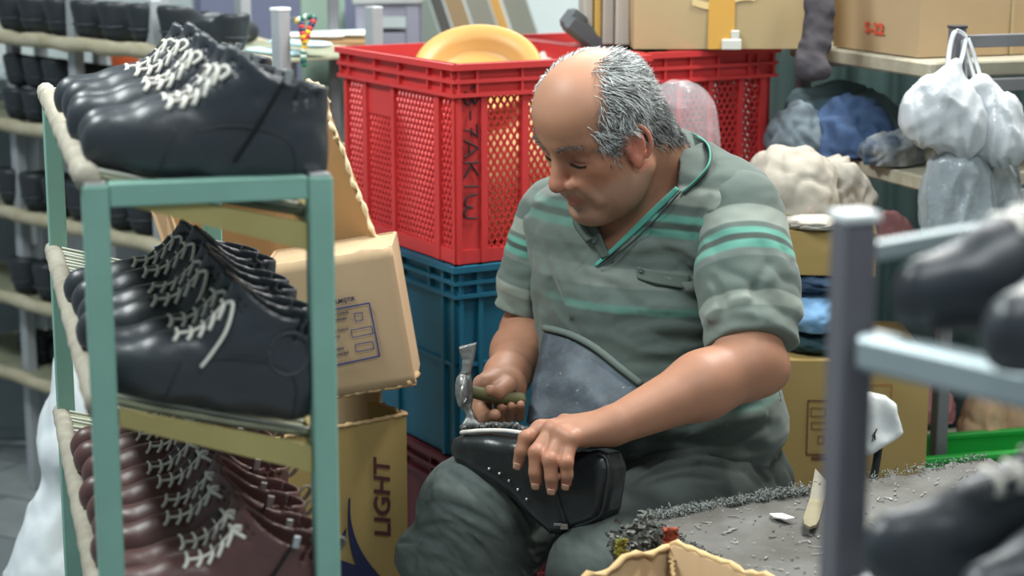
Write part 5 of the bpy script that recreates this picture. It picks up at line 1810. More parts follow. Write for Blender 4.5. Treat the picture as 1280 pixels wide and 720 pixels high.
sh_o = sdfobj('polo_shirt', shirt, [-.05, 2.44, P(0, 585, 2.7)[2]], [.46, 3.06, 1.17], .0030, m_torso, man, 1, attrs={'stripe': torso_s, 'muted': lambda V: .62 * smoothstep(.06, -.10, (V - CH) @ TL) + .45 * smoothstep(-.02, -.10, V[:, 2] - CH[2]) * (1 - .62 * smoothstep(.06, -.10, (V - CH) @ TL))})  # stripes mixed towards plain grey-green on the far side and lower belly
tag(sh_o, 'dusty grey-green polo shirt with teal stripes')

# ---------------------------------------------------------------- sleeves
def sleeve(S, Eb, r0, r1, hemt, name, bands, span, folds_, lo, hi):
    ax = unit(Eb - S); Ln = np.linalg.norm(Eb - S)
    sd = SDF()
    sd.u(d_cone(S + ax * -.005, S + ax * (Ln * .62), r0, (r0 + r1) / 2))
    sd.u(d_cone(S + ax * (Ln * .45), S + ax * (Ln * 1.05), (r0 + r1) / 2, r1), .04)
    b0 = SDF(); b0.ops = list(sd.ops)
    sd.disp(lambda p: fbm(p * f32([16, 16, 30]) + 7, 2) * .0035 - (np.abs(np.sin(p @ f32([.75, .2, .75]) * 60 + 4 * fbm(p * 7 + 2, 2))) - .6) * .0050 * smoothstep(.02, .14, (p - f32(S)) @ f32(ax)), .008)
    b1 = SDF(); b1.ops = list(sd.ops)
    for pth, rg in folds_:
        crease(sd, b1, pth, .0055, .0018, .009, rg)
    hem = S + ax * hemt
    sd.inter(lambda p: ((p - f32(hem)) @ f32(ax)).astype(np.float32), .004)
    def co(V):
        t = ((V - S) @ ax) / span + gnoise(V * 9) * .012
        return (t * 180 + 275 - bands[0][0]) / (bands[-1][0] - bands[0][0])
    m = mat('sleeve_fabric', None, rough=.9, spec=.15, ramp=('stripe', ramp_from(bands, 1.4)), var='#57615c', vscale=11, vamt=.25, spots='#a9afa8', sscale=30, sthr=.70,
            bump=.5, bscale=900, sheen=.15)
    return sdfobj(name, sd, lo, hi, .0028, m, sh_o, 1, attrs={'stripe': co}), sd
sb = [(200, C_mid), (284, C_lit), (309, C_mid), (317, C_tea), (326, C_drk), (335, C_tea), (346, C_dus), (356, C_mid), (400, C_lit), (418, '#6f7a74'), (470, '#6f7a74')]
slL, sdL = sleeve(P(926, 272, 2.610), P(942, 440, 2.49), .0610, .0600, .192, 'sleeve', sb, np.linalg.norm(P(942, 440, 2.49) - P(926, 272, 2.61)),
    [([(885, 412), (915, 400), (950, 402)], False), ([(884, 395), (912, 378), (940, 372)], True), 
     ([(960, 330), (945, 360), (950, 395)], False), ([(890, 350), (905, 380), (900, 405)], False)],
    [.20, 2.38, P(0, 450, 2.5)[2]], [.44, 2.74, 1.14])
slR, sdR = sleeve(P(695, 272, 2.862), P(668, 400, 2.865), .0580, .0590, .150, 'sleeve', sb, .15,
    [([(660, 300), (672, 340), (668, 385)], False), ([(690, 300), (688, 350), (694, 390)], False), ([(676, 310), (680, 350), (682, 385)], True)],
    [-.06, 2.74, P(0, 430, 2.86)[2]], [.14, 3.0, 1.14])
# armhole seams
m_seam = mat('seam_thread', '#2e3836', rough=.9)
MB().tube(on(sh_base, [(953, 246), (925, 256), (902, 274), (888, 296), (880, 318), (876, 340), (878, 365), (882, 390), (886, 410)], .001), .0013, 6).build('armhole_seam', m_seam, sh_o, True)
# collar
m_col = mat('collar_rib', '#4c5852', rough=.9, bump=.4, bscale=700, var='#414c46', vscale=20)
m_tea = mat('teal_facing', '#4d9588', rough=.85, bump=.4, bscale=700, var='#47897d', vscale=30)
def curve(pts, n):
    pts = np.asarray(pts, float)
    t = np.linspace(0, len(pts) - 1, n)
    i = np.minimum(t.astype(int), len(pts) - 2); f = (t - i)[:, None]
    p0, p1, p2, p3 = pts[np.maximum(i - 1, 0)], pts[i], pts[i + 1], pts[np.minimum(i + 2, len(pts) - 1)]
    return .5 * ((2 * p1) + (-p0 + p2) * f + (2 * p0 - 5 * p1 + 4 * p2 - p3) * f ** 2 + (-p0 + 3 * p1 - 3 * p2 + p3) * f ** 3)
def shirt_at(px, py, off, fallback):
    q_ = sh_base.trace(px, py)
    return P(px, py, fallback) if q_ is None else q_ + sh_base.normal(q_) * off
inn = curve([P(824, 163, 2.84), P(838, 163, 2.805), P(851, 172, 2.765), P(857, 190, 2.725), P(853, 212, 2.690), P(843, 240, 2.655)], 24)
mid_ = curve([P(832, 157, 2.850), P(852, 160, 2.82), P(870, 172, 2.775), P(876, 192, 2.715), P(869, 214, 2.675), P(848, 241, 2.645)], 24)
out = curve([P(842, 163, 2.855), P(862, 166, 2.835)] + [shirt_at(884, 187, .009, 2.76), shirt_at(889, 206, .008, 2.69), shirt_at(880, 222, .008, 2.66), shirt_at(856, 243, .007, 2.64)], 24)
g = np.stack([curve([inn[i], mid_[i], out[i]], 9) for i in range(24)])
cl = MB().sheet(g, .0035).build('collar', m_col, sh_o, True)
MB().tube(out[3:], .0014, 6).build('collar_piping', m_tea, cl, True)
inn2 = curve([P(742, 268, 2.690), P(737, 280, 2.672), P(744, 300, 2.655)], 12)
out2 = curve([shirt_at(722, 262, .006, 2.70), shirt_at(722, 282, .006, 2.68), shirt_at(738, 303, .006, 2.65)], 12)
MB().sheet(np.stack([curve([inn2[i], (inn2[i] + out2[i]) / 2 + np.array([0, -.006, .003]), out2[i]], 7) for i in range(12)]), .003).build('collar', m_col, sh_o, True)
# placket: dark left strip with a button, teal right facing
def strip(path_a, path_b, n, off, th, name, m, parent, k=5, base=sh_base):
    a, b = curve(path_a, n), curve(path_b, n)
    g = np.zeros((n, k, 3))
    for i in range(n):
        for j in range(k):
            t = j / (k - 1)
            x, y = a[i] * (1 - t) + b[i] * t
            q_ = base.trace(x, y)
            if q_ is None: q_ = P(x, y, 2.66)
            g[i, j] = q_ + base.normal(q_) * off
    return MB().sheet(g, th).build(name, m, parent, True)
m_plk = mat('placket_rib', '#47524d', rough=.9, bump=.4, bscale=700)
pk = strip([(728, 268), (740, 296), (754, 324)], [(742, 268), (752, 294), (764, 320)], 14, .0045, .004, 'placket', m_plk, sh_o)
strip([(846, 234), (815, 262), (780, 296), (744, 331)], [(850, 238), (819, 268), (784, 301), (746, 334)], 24, .0030, .003, 'placket_facing', m_tea, sh_o, 4)
MB().tube(on(sh_base, curve([(854, 241), (824, 272), (788, 306), (750, 335)], 20), .0055), .0012, 6).build('placket_seam', m_seam, sh_o, True)
m_btn = mat('button', '#4c5452', rough=.35)
bq = sh_base.trace(746, 300); bn = sh_base.normal(bq)
Mb = Matrix.Translation(bq + bn * .0055) @ Vector(bn).to_track_quat('Z', 'Y').to_matrix().to_4x4()
MB().lathe([(.0001, .001), (.003, .001), (.0044, .0018), (.0050, .0012), (.0048, 0), (.0001, 0)], 14, Mb).build('button', m_btn, pk, True)
# breast pocket
m_pkt = mat('pocket_fabric', '#59655f', rough=.9, bump=.4, bscale=800, spots='#848c86', sscale=40, sthr=.62)
pk2 = strip([(797, 333), (820, 338), (863, 343)], [(797, 348), (820, 355), (862, 362)], 16, .0016, .0014, 'pocket', m_pkt, sh_o, 7)
MB().tube(on(sh_base, [(798, 349), (820, 356), (862, 363)], .0012), .0011, 6).build('pocket_seam', m_seam, pk2, True)
bq = sh_base.trace(802, 338); bn = sh_base.normal(bq)
Mb = Matrix.Translation(bq + bn * .0045) @ Vector(bn).to_track_quat('Z', 'Y').to_matrix().to_4x4()
MB().lathe([(.0001, .001), (.002, .001), (.0034, .0016), (.0038, .001), (.0036, 0), (.0001, 0)], 12, Mb).build('button', m_btn, pk2, True)

# ---------------------------------------------------------------- trousers
tr = SDF()
HL, KL = P(880, 608, 2.655), P(758, 712, 2.36)
HR, KR = P(790, 600, 2.80), P(600, 645, 2.484)
FL = np.array([KL[0] - .01, KL[1] + .05, .10]); FR = np.array([KR[0] - .005, KR[1] + .03, .10])
legL, legR = SDF(), SDF()
legL.u(d_ell(P(862, 605, 2.735), (.14, .145, .105), TM))
legL.u(d_cone(HL, KL, .100, .070), .05)
legL.u(d_cone(P(930, 600, 2.69), P(850, 640, 2.52), .055, .070), .05)
legR.u(d_cone(HR, KR, .098, .081), .05)
legL.u(d_cone(KL, FL, .068, .058), .03)
legR.u(d_cone(KR, P(590, 800, 2.48), .080, .084), .03)
legR.u(d_cone(P(590, 800, 2.48), FR, .078, .060), .03)
legR.u(d_ell(P(530, 694, 2.46), (.042, .05, .035)), .03)
tr.u(legL); tr.u(legR, .012)
tr_base = SDF(); tr_base.ops = list(tr.ops)
def tfold(p):
    knee = np.exp(-((p - f32(KR + np.array([0, 0, -.05]))) ** 2).sum(1) / .12 ** 2)
    q1 = p @ np.array([[.8, 0, -.6], [0, 1, 0], [.6, 0, .8]], np.float32).T
    d1 = ridged(q1 * f32([16, 20, 62]) + fbm(p * 12, 2)[:, None] * 1.0, 2) * .0034 * (.35 + knee)
    w1 = np.exp(-((p - f32(KR + np.array([-.01, -.02, -.06]))) ** 2).sum(1) / .15 ** 2)
    w2 = np.exp(-((p - f32(HL + np.array([0, -.05, .03]))) ** 2).sum(1) / .16 ** 2)
    a1 = p @ f32([.55, .25, .80]) * 60 + 5.5 * fbm(p * 8, 2)
    a2 = p @ f32([-.2, .75, .65]) * 62 + 4.5 * fbm(p * 7 + 5, 2)
    s1 = np.abs(np.sin(a1)) - .6; s2 = np.abs(np.sin(a2)) - .6
    gate = smoothstep(-.3, .35, gnoise(p * 11 + 3))
    return -(s1 * w1 * .0050 * (.35 + .65 * gate) + s2 * w2 * .0065) - d1 * .3 + fbm(p * 11, 2) * .0050
tr.disp(tfold, .014)
tr_base = SDF(); tr_base.ops = list(tr.ops)
for pth in ([(525, 650), (570, 648), (625, 675), (668, 708)], [(545, 612), (590, 628), (640, 662)], [(500, 700), (520, 680), (545, 688)]):
    crease(tr, tr_base, pth, .006, .004, .014, True)
tr_base = SDF(); tr_base.ops = list(tr.ops)
for pth in ([(520, 660), (560, 655), (610, 672), (660, 700)], [(540, 625), (585, 640), (630, 668), (672, 712)], [(505, 690), (528, 672), (560, 690), (570, 719)],
            [(560, 590), (600, 612), (650, 655)], [(522, 690), (530, 705), (535, 719)]):
    crease(tr, tr_base, pth, .0055, .0008, .003)
for pth in ([(536, 624), (564, 647), (604, 672), (629, 697)], [(539, 627), (525, 636), (514, 650)], [(550, 658), (578, 675), (615, 706)], [(519, 686), (517, 700), (518, 716)],
            [(522, 681), (550, 686), (573, 709)], [(573, 661), (601, 686), (621, 716)], [(497, 678), (508, 675), (528, 681)], [(600, 596), (630, 622), (655, 660), (668, 690)],
            [(575, 600), (612, 628), (640, 665)], [(640, 690), (655, 705), (665, 719)], [(556, 702), (575, 714), (585, 719)], [(622, 600), (650, 628), (668, 660)]):
    crease(tr, tr_base, pth, .0060, .0008, .0015)
for pth in ([(785, 598), (830, 572), (880, 566), (940, 572)], [(775, 622), (815, 592), (870, 580), (930, 590)], [(800, 610), (850, 596), (900, 600)], [(930, 560), (950, 590), (965, 610)], [(960, 560), (966, 585), (972, 605)]):
    crease(tr, tr_base, pth, .0065, .0008, .005)
tr.inter(lambda p: (f32(.10) - p[:, 2]).astype(np.float32), .006)
tr.inter(lambda p: ((p[:, 2] - P(0, 556, 2.7)[2] - 1.5 * np.maximum(0, 2.60 - p[:, 1])) * .55).astype(np.float32), .006)
def dust(V):
    w = np.exp(-((V - P(605, 610, 2.47)) ** 2).sum(1) / .085 ** 2) + np.exp(-((V - P(760, 665, 2.26)) ** 2).sum(1) / .085 ** 2) + .6 * np.exp(-((V - P(560, 690, 2.44)) ** 2).sum(1) / .08 ** 2)
    n = .80 + .26 * fbm(V @ np.array([[.8, 0, -.6], [0, 1, 0], [.6, 0, .8]]).T * np.array([50, 60, 120]), 3) + .12 * ridged(V * 40, 2)
    return np.clip(w * n, 0, 1) * .72
m_tr = mat('trouser_cloth', '#444a47', rough=.85, spec=.2, var='#353a38', vscale=12, vamt=.6, spots='#5c6662', sscale=90, sthr=.70, bump=.3, bscale=500, mixattr=('dust', '#7a8684'))
tr_o = sdfobj('trousers', tr, [-.17, 2.18, .08], [.46, 2.98, .66], .0031, m_tr, man, 1, attrs={'dust': dust})
tag(tr_o, 'dark dusty work trousers with pale worn knees')
lp = sh_base.trace(967, 560)
c0 = P(968, 566, 2.66)
MB().tube([c0 + np.array([.004 * math.cos(a), 0, .011 * math.sin(a)]) for a in np.linspace(0, 2 * PI, 14)], .0022, 6).build('belt_loop', mat('loop', '#4b4a42', rough=.8), tr_o, True)

# ---------------------------------------------------------------- apron: stiff dark sheet on the belly and lap
top = curve([(686, 412), (715, 420), (745, 436), (775, 460), (795, 476), (815, 492)], 16)
bot = curve([(658, 528), (690, 530), (722, 540), (745, 545), (765, 548), (785, 550)], 16)
tY = np.linspace(2.560, 2.535, 16); bY = np.linspace(2.56, 2.48, 16)
ta = np.array([P(x, y, yy) for (x, y), yy in zip(top, tY)])
for i in range(16):
    q_ = sh_base.trace(*top[i])
    if q_ is not None: ta[i] = q_ + sh_base.normal(q_) * .007
ba = np.array([P(x, y, yy) for (x, y), yy in zip(bot, bY)])
g = np.zeros((16, 18, 3))
for i in range(16):
    for j in range(18):
        t = j / 17
        p_ = ta[i] * (1 - t) + ba[i] * t
        bul = .020 * math.sin(PI * min(1, t * 1.0)) * (1 - .3 * math.cos(i * .5))
        n_ = gnoise(np.array([[i * .23, j * .21, 3.3]]))[0]
        g[i, j] = p_ + np.array([-.25, -1, .15]) * (bul * .6 + n_ * .006 * math.sin(PI * t))
m_ap = mat('apron_leather', '#333b43', rough=.55, spec=.45, var='#6b7883', vscale=16, vamt=.55, spots='#8a949a', sscale=90, sthr=.63, bump=.4, bscale=120)
ap = MB().sheet(g[:, ::-1], .004).build('apron', m_ap, man, True)
tag(ap, 'stiff dark work apron with whitish scuffs')
m_hem = mat('shirt_hem', '#5d6863', rough=.9, bump=.4, bscale=600)
MB().tube(curve(ta[:14], 30) + np.array([0, -.004, .003]), .0052, 8).build('shirt_hem', m_hem, sh_o, True)
MB().tube(curve(ta[:14], 30) + np.array([.001, -.006, -.006]), .0018, 6).build('apron_seam', m_seam, ap, True)
# shoes on the floor
for K in (FL, FR):
    s_ = SDF()
    c0 = np.array([K[0], K[1], 0.0]); fd = unit(np.array([-.35, -1, 0]))
    s_.u(d_cone(c0 + np.array([0, 0, .05]), c0 + fd * .15 + np.array([0, 0, .038]), .046, .040))
    s_.u(d_cone(c0 + np.array([0, 0, .05]), c0 + np.array([0, 0, .12]), .045, .045), .02)
    s_.inter(lambda p: (-p[:, 2]).astype(np.float32), .004)
    sdfobj('shoe', s_, c0 - .2, c0 + np.array([.2, .2, .16]), .005, mat('old_shoe', '#2a2826', rough=.6), man, 1)
# stool under the shoemaker
st = thing('stool', 'low wooden stool under the seated person', 'stool', tuple(np.array([.235, 2.77, 0])))
m_wd = mat('stool_wood', '#8a6a45', rough=.7, var='#6b4f33', vscale=6, stretch=(1, 8, 8))
zt = P(0, 605, 2.735)[2] - .108
MB().box((.235, 2.77, zt - .018), (.30, .28, .036), bev=.008).build('seat', m_wd, st)
for sx in (-1, 1):
    for sy in (-1, 1):
        MB().bar((.235 + .11 * sx, 2.77 + .10 * sy, zt - .03), (.235 + .14 * sx, 2.77 + .13 * sy, 0), .035, .035).build('leg', m_wd, st)
MB().bar((.10, 2.66, .15), (.37, 2.66, .15), .02, .025).build('stretcher', m_wd, st)
# ================================================================== boot on the lap and hammer
m_blk = mat('black_leather', '#191d1f', rough=.27, spec=.5, bump=.25, bscale=220, var='#23282c', vscale=18, bdist=.002)
X0, X1 = P(575, 562, 2.475), P(765, 600, 2.345)
bx = unit(X1 - X0)
by = unit(UP - bx * (UP @ bx)); bz = np.cross(bx, by)
if bz[1] > 0: bz = -bz                                     # towards the camera
BM = np.stack([bx, by, bz])
def b2(px, py):
    "photo pixel -> (x, y) in the boot's own upright plane"
    r = ray(px, py); t = ((X0 - CAMP) @ bz) / (r @ bz)
    q_ = (CAMP + r * t - X0) @ BM.T
    return q_[0], q_[1]
out_px = [(570, 548), (566, 560), (572, 578), (596, 592), (622, 606), (648, 624), (672, 650), (692, 668), (708, 668), (752, 652), (763, 640), (769, 585), (762, 566), (745, 562), (715, 566), (690, 556), (655, 548), (615, 543), (585, 542)]
pl = poly2([b2(*p_) for p_ in out_px])
bt = SDF()
def bprof(p):
    q_ = (p - f32(X0)) @ f32(BM).T
    th = .030 + .006 * np.sin(np.clip(q_[:, 0] / .2, 0, 1) * 3.1)
    a = pl(q_[:, 0], q_[:, 1]) + .020
    b = np.abs(q_[:, 2] + .012) - th + .020
    return (np.minimum(np.maximum(a, b), 0) + np.sqrt(np.maximum(a, 0) ** 2 + np.maximum(b, 0) ** 2) - .020).astype(np.float32)
bt.u(bprof)
bt_base = SDF(); bt_base.ops = list(bt.ops)
bt.disp(lambda p: fbm(p * 22, 2) * .0016, .003)
lapboot = thing('boot', 'black leather boot held sole-up across the lap, being lasted with nails', 'boot', tuple(X0 + bx * .08 - np.array([0, 0, .10])))
bo = sdfobj('upper', bt, np.minimum(X0, X1) - .14, np.maximum(X0, X1) + .12, .0024, m_blk, lapboot, 1)
# lasted white edge on the sole side
m_wht = mat('lasting_edge', '#cfcbc4', rough=.9, bump=.7, bscale=260, var='#8a8782', vscale=80)
tb = [bt_base.trace(x, y) for x, y in curve([(577, 548), (600, 546), (630, 546), (660, 550), (700, 558), (735, 564)], 26)]
tb = [t_ for t_ in tb if t_ is not None]
e_ = np.array(tb) + np.array([0, .008, .006])
MB().tube(e_, .0042, 8, flat=.7).build('lasting_edge', m_wht, lapboot, True)
mbn = MB(); mbd = MB()
m_dk = mat('lasting_folds', '#3a3c3c', rough=.8, bump=.6, bscale=200, spots='#9a9690', sscale=200, sthr=.55)
for k in range(46):
    t = k / 45
    i = min(int(t * (len(e_) - 1)), len(e_) - 2); f_ = t * (len(e_) - 1) - i
    p_ = e_[i] * (1 - f_) + e_[i + 1] * f_
    mbd.ball(p_ + np.array([0, .008 + .006 * random.random(), .003 + .003 * random.random()]), (.0036, .006, .0030 + .0015 * random.random()), 7, 5)
mbd.build('lasting_folds', m_dk, lapboot, True)
# heel piping, zip and tacks
m_pip = mat('piping_leather', '#23272a', rough=.3, spec=.6)
def onb(path, off=.0008):
    out_ = []
    for x, y in path:
        t_ = bt_base.trace(x, y)
        if t_ is not None: out_.append(t_ + bt_base.normal(t_) * off)
    return np.array(out_)
MB().tube(onb(curve([(748, 568), (757, 573), (760, 590), (757, 615), (752, 640), (740, 650), (718, 658)], 30)), .0022, 6).build('shaft_piping', m_pip, lapboot, True)
m_zip = mat('zip_tape', '#101214', rough=.6)
m_met = mat('zip_metal', '#a5a8aa', rough=.35, metal=.8)
zo = MB().tube(onb(curve([(694, 612), (700, 630), (706, 648), (710, 660)], 16)), .0052, 6, flat=.5).build('zip', m_zip, lapboot, True)
MB().tube(onb(curve([(694, 612), (700, 630), (706, 648), (710, 660)], 16), .0028), .0016, 6).build('zip_teeth', m_met, zo, True)
zq = onb([(706, 656)], .004)[0]
MB().box(zq, (.009, .004, .007)).box(zq + np.array([-.008, -.001, .003]), (.010, .002, .003)).build('zip_pull', m_met, zo)
m_tack = mat('tack_metal', '#c9c9c4', rough=.3, metal=.8)
for x, y in ((612, 586), (625, 592), (637, 601), (648, 612), (659, 624)):
    t_ = onb([(x, y)], .001)
    if len(t_):
        MB().ball(t_[0], (.0022, .0022, .0022), 8, 6).build('tack', m_tack, lapboot, True)

# ---------------------------------------------------------------- hammer
m_stl = mat('worn_steel', '#8d8f8e', rough=.42, metal=.75, var='#5e5e5a', vscale=40, vamt=.6, bump=.3, bscale=160)
ham = thing('hammer', 'worn steel shoemaker hammer gripped above the boot toe', 'hammer', tuple(P(584, 485, 2.52)))
def hx(px, py, d=0.0): return P(px, py, 2.52 + d)
prof = [(573, 434), (596, 428), (593, 445), (588, 466), (590, 480), (590, 510), (594, 522), (603, 531), (601, 536), (580, 536), (577, 531), (583, 520), (581, 508), (575, 506), (571, 490), (571, 472), (577, 466), (578, 450)]
hd = SDF()
hpoly = []
h0 = hx(584, 485)
hX = RT; hY = UP; hZ = -FW
for px, py in prof:
    q_ = P(px, py, 2.52) - h0
    hpoly.append((q_ @ hX, q_ @ hY))
hp2 = poly2(hpoly)
def hprof(p):
    q_ = p - f32(h0)
    x, y, z = q_ @ f32(hX), q_ @ f32(hY), q_ @ f32(hZ)
    th = np.where(y > .02, .013, .010) + .004 * smoothstep(-.03, -.05, y)
    a = hp2(x, y) + .0025; b = np.abs(z) - th + .0025
    return (np.minimum(np.maximum(a, b), 0) + np.sqrt(np.maximum(a, 0) ** 2 + np.maximum(b, 0) ** 2) - .0025).astype(np.float32)
hd.u(hprof)
hd.u(d_ell(P(579, 490, 2.512), (.010, .014, .024)), .006)
hd.disp(lambda p: fbm(p * 120, 2) * .0008, .001)
sdfobj('hammer_head', hd, h0 - .08, h0 + .08, .0016, m_stl, ham, 1)
MB().tube([P(579, 482, 2.499), P(576, 492, 2.498), P(579, 504, 2.499), P(583, 498, 2.500)], .0022, 6).build('cheek_clip', mat('clip_steel', '#a5a6a3', rough=.35, metal=.8), ham, True)
m_hnd = mat('handle_wood', '#5c5a36', rough=.6, var='#3c3a26', vscale=20, stretch=(1, 4, 4))
hpts = curve([P(584, 488, 2.52), P(605, 493, 2.531), P(632, 498, 2.553), P(652, 501, 2.566)], 14)
MB().tube(hpts, np.linspace(.0095, .0135, 14), 12, flat=.85).build('handle', m_hnd, ham, True)
# ================================================================== bench with dusty leather top
ZBN = .58
bA = PZ(800, 655, ZBN); bB = PZ(1236, 577, ZBN)
bd = unit(bB - bA); bn = np.array([bd[1], -bd[0], 0])          # along the back edge, towards the camera
if bn[1] > 0: bn = -bn
BLn = np.linalg.norm(bB - bA); BWd = .62
m_bn = mat('dusty_hide', '#4f4d49', rough=.9, var='#6c6c69', vscale=9, vamt=.9, spots='#94958f', sscale=70, sthr=.63, bump=.6, bscale=90, bdist=.006)
m_bnw = mat('bench_timber', '#6d5c45', rough=.85, var='#57482f', vscale=6)
ben = thing('workbench', 'low workbench with a dusty grey hide top beside the seated person', 'bench', tuple((bA + bd * BLn / 2 + bn * BWd / 2) * np.array([1, 1, 0])))
nx, ny = 90, 60
V = np.zeros((nx, ny, 3))
for i in range(nx):
    for j in range(ny):
        V[i, j] = bA + bd * BLn * i / (nx - 1) + bn * BWd * j / (ny - 1)
fl_ = V.reshape(-1, 3)
ed = np.minimum.reduce([np.tile(np.arange(ny) / (ny - 1), (nx, 1)).ravel() * BWd, np.repeat(np.arange(nx) / (nx - 1), ny) * BLn])
hz = fbm(fl_ * 7, 3) * .004 + ridged(fl_ * 16, 2) * .0012 + np.exp(-(ed / .02) ** 2) * (.006 + .006 * gnoise(fl_ * 40))
jag = (ed < .001)
V = (fl_ + EZ * hz[:, None] + jag[:, None] * np.stack([gnoise(fl_ * 60), gnoise(fl_ * 60 + 9), 0 * hz], 1) * .010).reshape(nx, ny, 3)
MB().sheet(V[:, ::-1], .012).build('hide_top', m_bn, ben, True)
c_ = bA + bd * BLn / 2 + bn * BWd / 2
BMx = np.stack([bd, bn, EZ], 1)
MB().box(c_ - EZ * .032, (BLn - .03, BWd - .03, .030), BMx, .003).build('board', m_bnw, ben)
for u_ in (.05, BLn - .05):
    for v_ in (.05, BWd - .05):
        q_ = bA + bd * u_ + bn * v_
        MB().box((q_[0], q_[1], (ZBN - .047) / 2), (.05, .05, ZBN - .047), BMx, .004).build('leg', m_bnw, ben)
# frayed fibres along the back and left edge, filings and scraps on top
mb = MB()
for k in range(2600):
    if random.random() < .86:
        t = random.random(); t = t * .45 if random.random() < .75 else t; q_ = bA + bd * BLn * t
    else: q_ = bA + bn * BWd * random.random() * .3
    q_ = q_ + EZ * (.006 + .010 * random.random() * random.random()) + bn * (random.random() - .45) * .022
    d_ = np.array([random.gauss(0, 1), random.gauss(0, 1), random.gauss(.2, .8)]); d_ = unit(d_) * (.003 + .005 * random.random())
    e_ = unit(np.cross(d_, [.3, .2, .9])) * .0009
    mb.add([q_ - d_ / 2 - e_, q_ + d_ / 2 - e_ * .6, q_ + d_ / 2 + e_ * .6 + EZ * .001, q_ - d_ / 2 + e_, q_ + np.cross(e_, unit(d_))], [(0, 1, 2, 3), (0, 1, 4), (1, 2, 4), (2, 3, 4), (3, 0, 4)])
o = mb.build('frayed_edge', mat('grey_fibre', '#7f8482', rough=.95, var='#50544f', vscale=120), ben); o['kind'] = 'stuff'
mb = MB()
for k in range(520):
    q_ = bA + bd * BLn * random.random() + bn * BWd * (random.random() ** 1.4)
    h_ = float(fbm(f32(q_)[None] * 7, 3)[0] * .004 + ridged(f32(q_)[None] * 16, 2)[0] * .0012) + .0012
    L_ = .0012 + .010 * random.random() ** 4; an = random.random() * PI; w_ = .0005 + .0009 * random.random() ** 2
    a = np.array([math.cos(an), math.sin(an), 0]) * L_; b = np.array([-math.sin(an), math.cos(an), 0]) * w_
    q_ = q_ + EZ * h_
    mb.prism([q_ - a - b, q_ + a - b * .5, q_ + a * .8 + b, q_ - a + b], EZ * .0012)
o = tag(mb.build('leather_scraps', mat('scrap_mix', '#2b2b2a', rough=.8, var='#c5c4bd', vscale=25, vamt=1.0)), 'tiny leather and thread scraps scattered over the bench top', 'scraps', kind='stuff')
cq = PZ(977, 646, ZBN + .006)
o = MB().prism([cq + np.array(v_) for v_ in ((-.014, .010, .0), (.002, .012, .0), (.016, -.006, 0), (.004, -.012, 0), (-.010, -.002, 0))], EZ * .0012).build('paper_scrap', m_wht if False else mat('white_paper', '#dcdcd8', rough=.8))
tag(o, 'small white paper scrap on the bench left of the knife', 'scrap')
# flat shoemaker knife
kz = ZBN + .0085
kp = lambda x, y: PZ(x, y, kz)
kn = thing('knife', 'flat steel shoemaker knife with slanted tip lying on the bench', 'knife', tuple(kp(1018, 630)))
MB().prism([kp(1019, 588), kp(1035, 606), kp(1030, 628), kp(1012, 626)], EZ * .003).build('blade', mat('blade_steel', '#9a978b', rough=.35, metal=.6, var='#8f8a78', vscale=40), kn)
MB().prism([kp(*q_) for q_ in ((1012, 626), (1030, 628), (1024, 652), (1020, 659), (1012, 662), (1005, 658), (1004, 650))], EZ * .0036).build('handle', mat('taped_handle', '#8b846c', rough=.5, metal=.4, var='#6d654e', vscale=40), kn)
# ---------------------------------------------------------------- open torn carton in front, full of air
far = P(838, 684, 2.12)
zt_ = far[2]
l1 = PZ(738, 722, zt_ - .0) ; r1 = PZ(985, 727, zt_)
dl, dr = unit(l1 - far), unit(r1 - far)
fb_ = thing('cardboard_box', 'open cardboard box with ragged rim in front of the bench', 'box', tuple(far * np.array([1, 1, 0])))
def ragwall(d_, L_, lab, m):
    n = 26
    pts = []
    for i in range(n):
        t = i / (n - 1)
        pts.append(far + d_ * L_ * t + EZ * (.010 * gnoise(np.array([[t * 9, L_ * 20, 1.5]]))[0] + .004 * gnoise(np.array([[t * 31, L_, 4.5]]))[0]))
    pts = np.array(pts)
    gg = np.stack([pts * np.array([1, 1, 1 - k / 6]) + EZ * 0 for k in range(7)], 1)
    for k in range(7): gg[:, k, 2] = pts[:, 2] * (1 - k / 6) + .002 * (k / 6)
    MB().sheet(gg, .006).build('wall', m, fb_, True)
    MB().tube(pts + EZ * .001, .0045 * (1 + .35 * np.sin(np.arange(n) * 2.7)), 6, flat=.8).build('ragged_rim', mat('torn_rim', '#d3b384', rough=.95, var='#b08f60', vscale=60, bump=.8, bscale=160), fb_, True)
m_fb = mat('warm_board', '#b99a76', rough=.85, var='#a88763', vscale=4, spots='#d3ab80', sscale=10, sthr=.66)
ragwall(dl, .30, 'a', m_fb); ragwall(dr, .24, 'b', m_fb)
q0 = far + dl * .30; q1 = far + dr * .24; q2 = q0 + dr * .24
for a, b in ((q0, q2), (q1, q2)):
    MB().prism([(a[0], a[1], .002), (b[0], b[1], .002), (b[0], b[1], zt_ - .16), (a[0], a[1], zt_ - .16)], (.004, .004, 0)).build('wall', m_fb, fb_)
MB().prism([(far[0], far[1], .001), (q1[0], q1[1], .001), (q2[0], q2[1], .001), (q0[0], q0[1], .001)], EZ * .006).build('bottom', m_fb, fb_)
frayed(P(838, 685, 2.118), P(842, 722, 2.09), RT * .01, 0, mat('torn_rim', '#d3b384'), 'torn_crease', fb_, 4, 16, .003)
